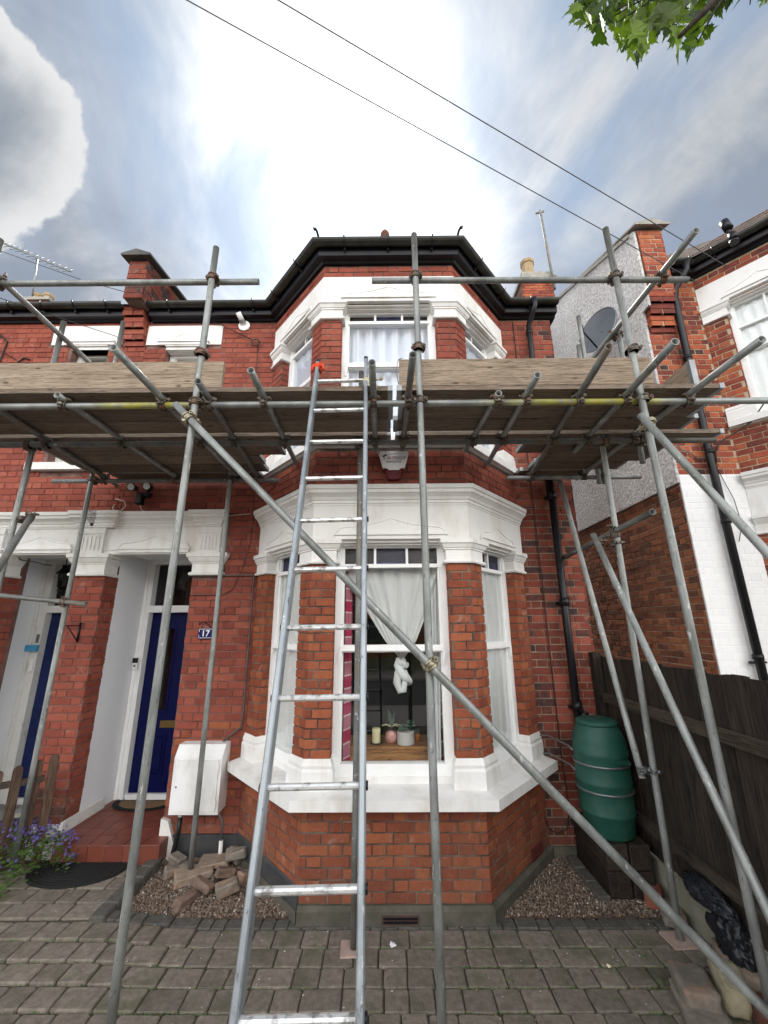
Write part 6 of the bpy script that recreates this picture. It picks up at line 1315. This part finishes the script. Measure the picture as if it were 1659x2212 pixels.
# ------------------------------------------------------------------ tree over the corner of the view
tree = thing('maple_tree', 'leafy tree branch reaching over the top right corner', 'tree', (5.4,-.9,0))
BARK = mat('bark', (.05,.04,.03), (.1,.085,.07), 14, .95, bump=.8)
MB().tube([(5.4,-.9,-.1),(5.35,-.8,1.5),(5.1,-.6,3.2),(4.9,-.4,5.2),(4.9,-.3,7)], lambda t: .17-.09*t, 12).build('trunk', BARK, tree)
MB().tube([(5.0,-.5,4.2),(3.8,.1,5.1),(2.8,.6,5.25),(2.0,1.0,5.1),(1.55,1.15,4.85),(1.32,1.2,4.62)], lambda t: .06-.052*t, 8).build('limb', BARK, tree)
def camp(X, Y, zc): return CAM + (CF_*FPX + CR_*(X-829.5) - CU_*(Y-1106))*(zc/FPX)
def leafmesh(seed):
    r2 = random.Random(seed); mb = MB(); sp = r2.uniform(.8,1.15)
    L_ = [(0,0),(.16,-.02),(.30,.06),(.46*sp,.0),(.40,.14),(.52*sp,.28),(.36,.30),(.34,.46),(.20,.44),(.16,.66),(.07,.72),(0,1.0)]
    out = L_ + [(-x, y) for x, y in reversed(L_[1:-1])]
    cen = (0, .35); V = [Vector((cen[0], cen[1], -.03))] + [Vector((x, y, .10*abs(x)+.06*math.sin(y*4+seed)-.10*y*y)) for x, y in out]; n = len(out)
    mb.add(V, [(0,k+1,(k+1)%n+1) for k in range(n)], False); mb.tube([(0,0,0),(.01,-.25,.03),(.0,-.45,.09)], .012, 4, caps=False); return mb.mesh('leaf', LEAF)
LM = [leafmesh(k) for k in range(6)]
def bound(X):
    pts = [(1205,60),(1235,118),(1262,95),(1290,125),(1320,85),(1352,168),(1395,160),(1420,110),(1450,120),(1480,165),(1520,140),(1545,70),(1575,45),(1600,25),(1640,40),(1680,50),(1800,20)]
    for (a, b), (c_, d) in zip(pts, pts[1:]):
        if a <= X <= c_: return b+(d-b)*(X-a)/(c_-a)
    return 0
cnt = 0; tw = MB()
while cnt < 300:
    X = rnd.uniform(1245, 1780); bY = bound(X); Y = bY-42-abs(rnd.gauss(0, 1))*90-rnd.uniform(0,20)
    if Y < -330: continue
    zc = rnd.uniform(1.75, 2.5); p = camp(X, Y, zc); s_ = rnd.uniform(.055, .125)*(1 if Y < bY-70 else .72)
    o = bpy.data.objects.new('leaf', LM[rnd.randrange(6)]); C.objects.link(o); o.parent = tree; o.location = p-base(tree); o.scale = (s_, s_, s_)
    o.rotation_euler = (R(-90)+rnd.gauss(0,.55), rnd.gauss(0,.5), rnd.uniform(0,6.3)); cnt += 1
lf2 = MB()
for k in range(900):
    X = rnd.uniform(1250, 1800); bY = bound(X); Y = bY-55-rnd.uniform(0,1)**1.3*330
    zc = rnd.uniform(1.9, 2.9); p = camp(X, Y, zc); s_ = rnd.uniform(.05,.11); E_ = Matrix.Rotation(rnd.uniform(0,6.3),3,'Z') @ Matrix.Rotation(R(-90)+rnd.gauss(0,.6),3,'X') @ Matrix.Rotation(rnd.uniform(0,6.3),3,'Z'); me = LM[k % 6]
    lf2.add([p+E_ @ (v.co*s_) for v in me.vertices[:23]], [tuple(q.vertices) for q in me.polygons[:22]], False)
lf2.build('leaves', LEAF, tree, kind='stuff')
for (x, y, z) in [(X_q, Y_q, zc) for X_q, Y_q, zc in ((1330,50,2.1),(1400,60,2.0),(1480,80,1.95),(1496,112,1.95),(1262,60,2.1),(1300,50,2.2),(1560,20,2.2),(1620,10,2.1),(1440,40,2.2))]:
    a = camp(x, y, z); b = Vector((1.7,1.1,4.95)); tw.tube([a, a.lerp(b,.35)+Vector((0,0,.06)), a.lerp(b,.7)+Vector((0,0,.06)), b], lambda t: .0025+.006*t, 6)
tw.build('twig', BARK, tree)

# ------------------------------------------------------------------ across the street (seen mirrored in the window panes)
opp = thing('terraced_house', 'plain brick terrace on the far side of the street', 'house', (0,-24,0))
core(ob_ := MB(), Fr((18,-22), (-1,0)), 0, 40, 0, 6.2, [(x, x+1.3, z, z+1.6) for x in range(2, 38, 4) for z in (1.0, 3.8)], .3, 0); ob_.build('wall', B_STOCK, opp)
MB().add([(-23,-21.7,6.1),(19,-21.7,6.1),(19,-26,9.3),(-23,-26,9.3)], [(3,2,1,0)]).build('roof', ROOFT, opp)
wm = MB()
for x in range(2, 38, 4):
    for z in (1.0, 3.8): wm.fb(Fr((18,-22), (-1,0)), x, x+1.3, z, z+1.6, -.2, -.15)
wm.build('window_glass', mat('dark_pane', (.05,.06,.07), None, 5, .1), opp)
hg = MB(); r2 = random.Random(5)
for i in range(5000):
    p = Vector((r2.uniform(-14,14), -11.7+r2.uniform(-.45,.45), .1+r2.uniform(0,1.5))); d = Vector((r2.uniform(-1,1),r2.uniform(-1,1),r2.uniform(-1,1))).normalized(); t = d.orthogonal().normalized(); s_ = r2.uniform(.05,.1); hg.add([p-t*s_, p+d*s_, p+t*s_], [(0,1,2)])
hg.build('hedge', LEAF2, kind='stuff'); tag(bpy.data.objects['hedge'], 'clipped green hedge along the far pavement', 'hedge')
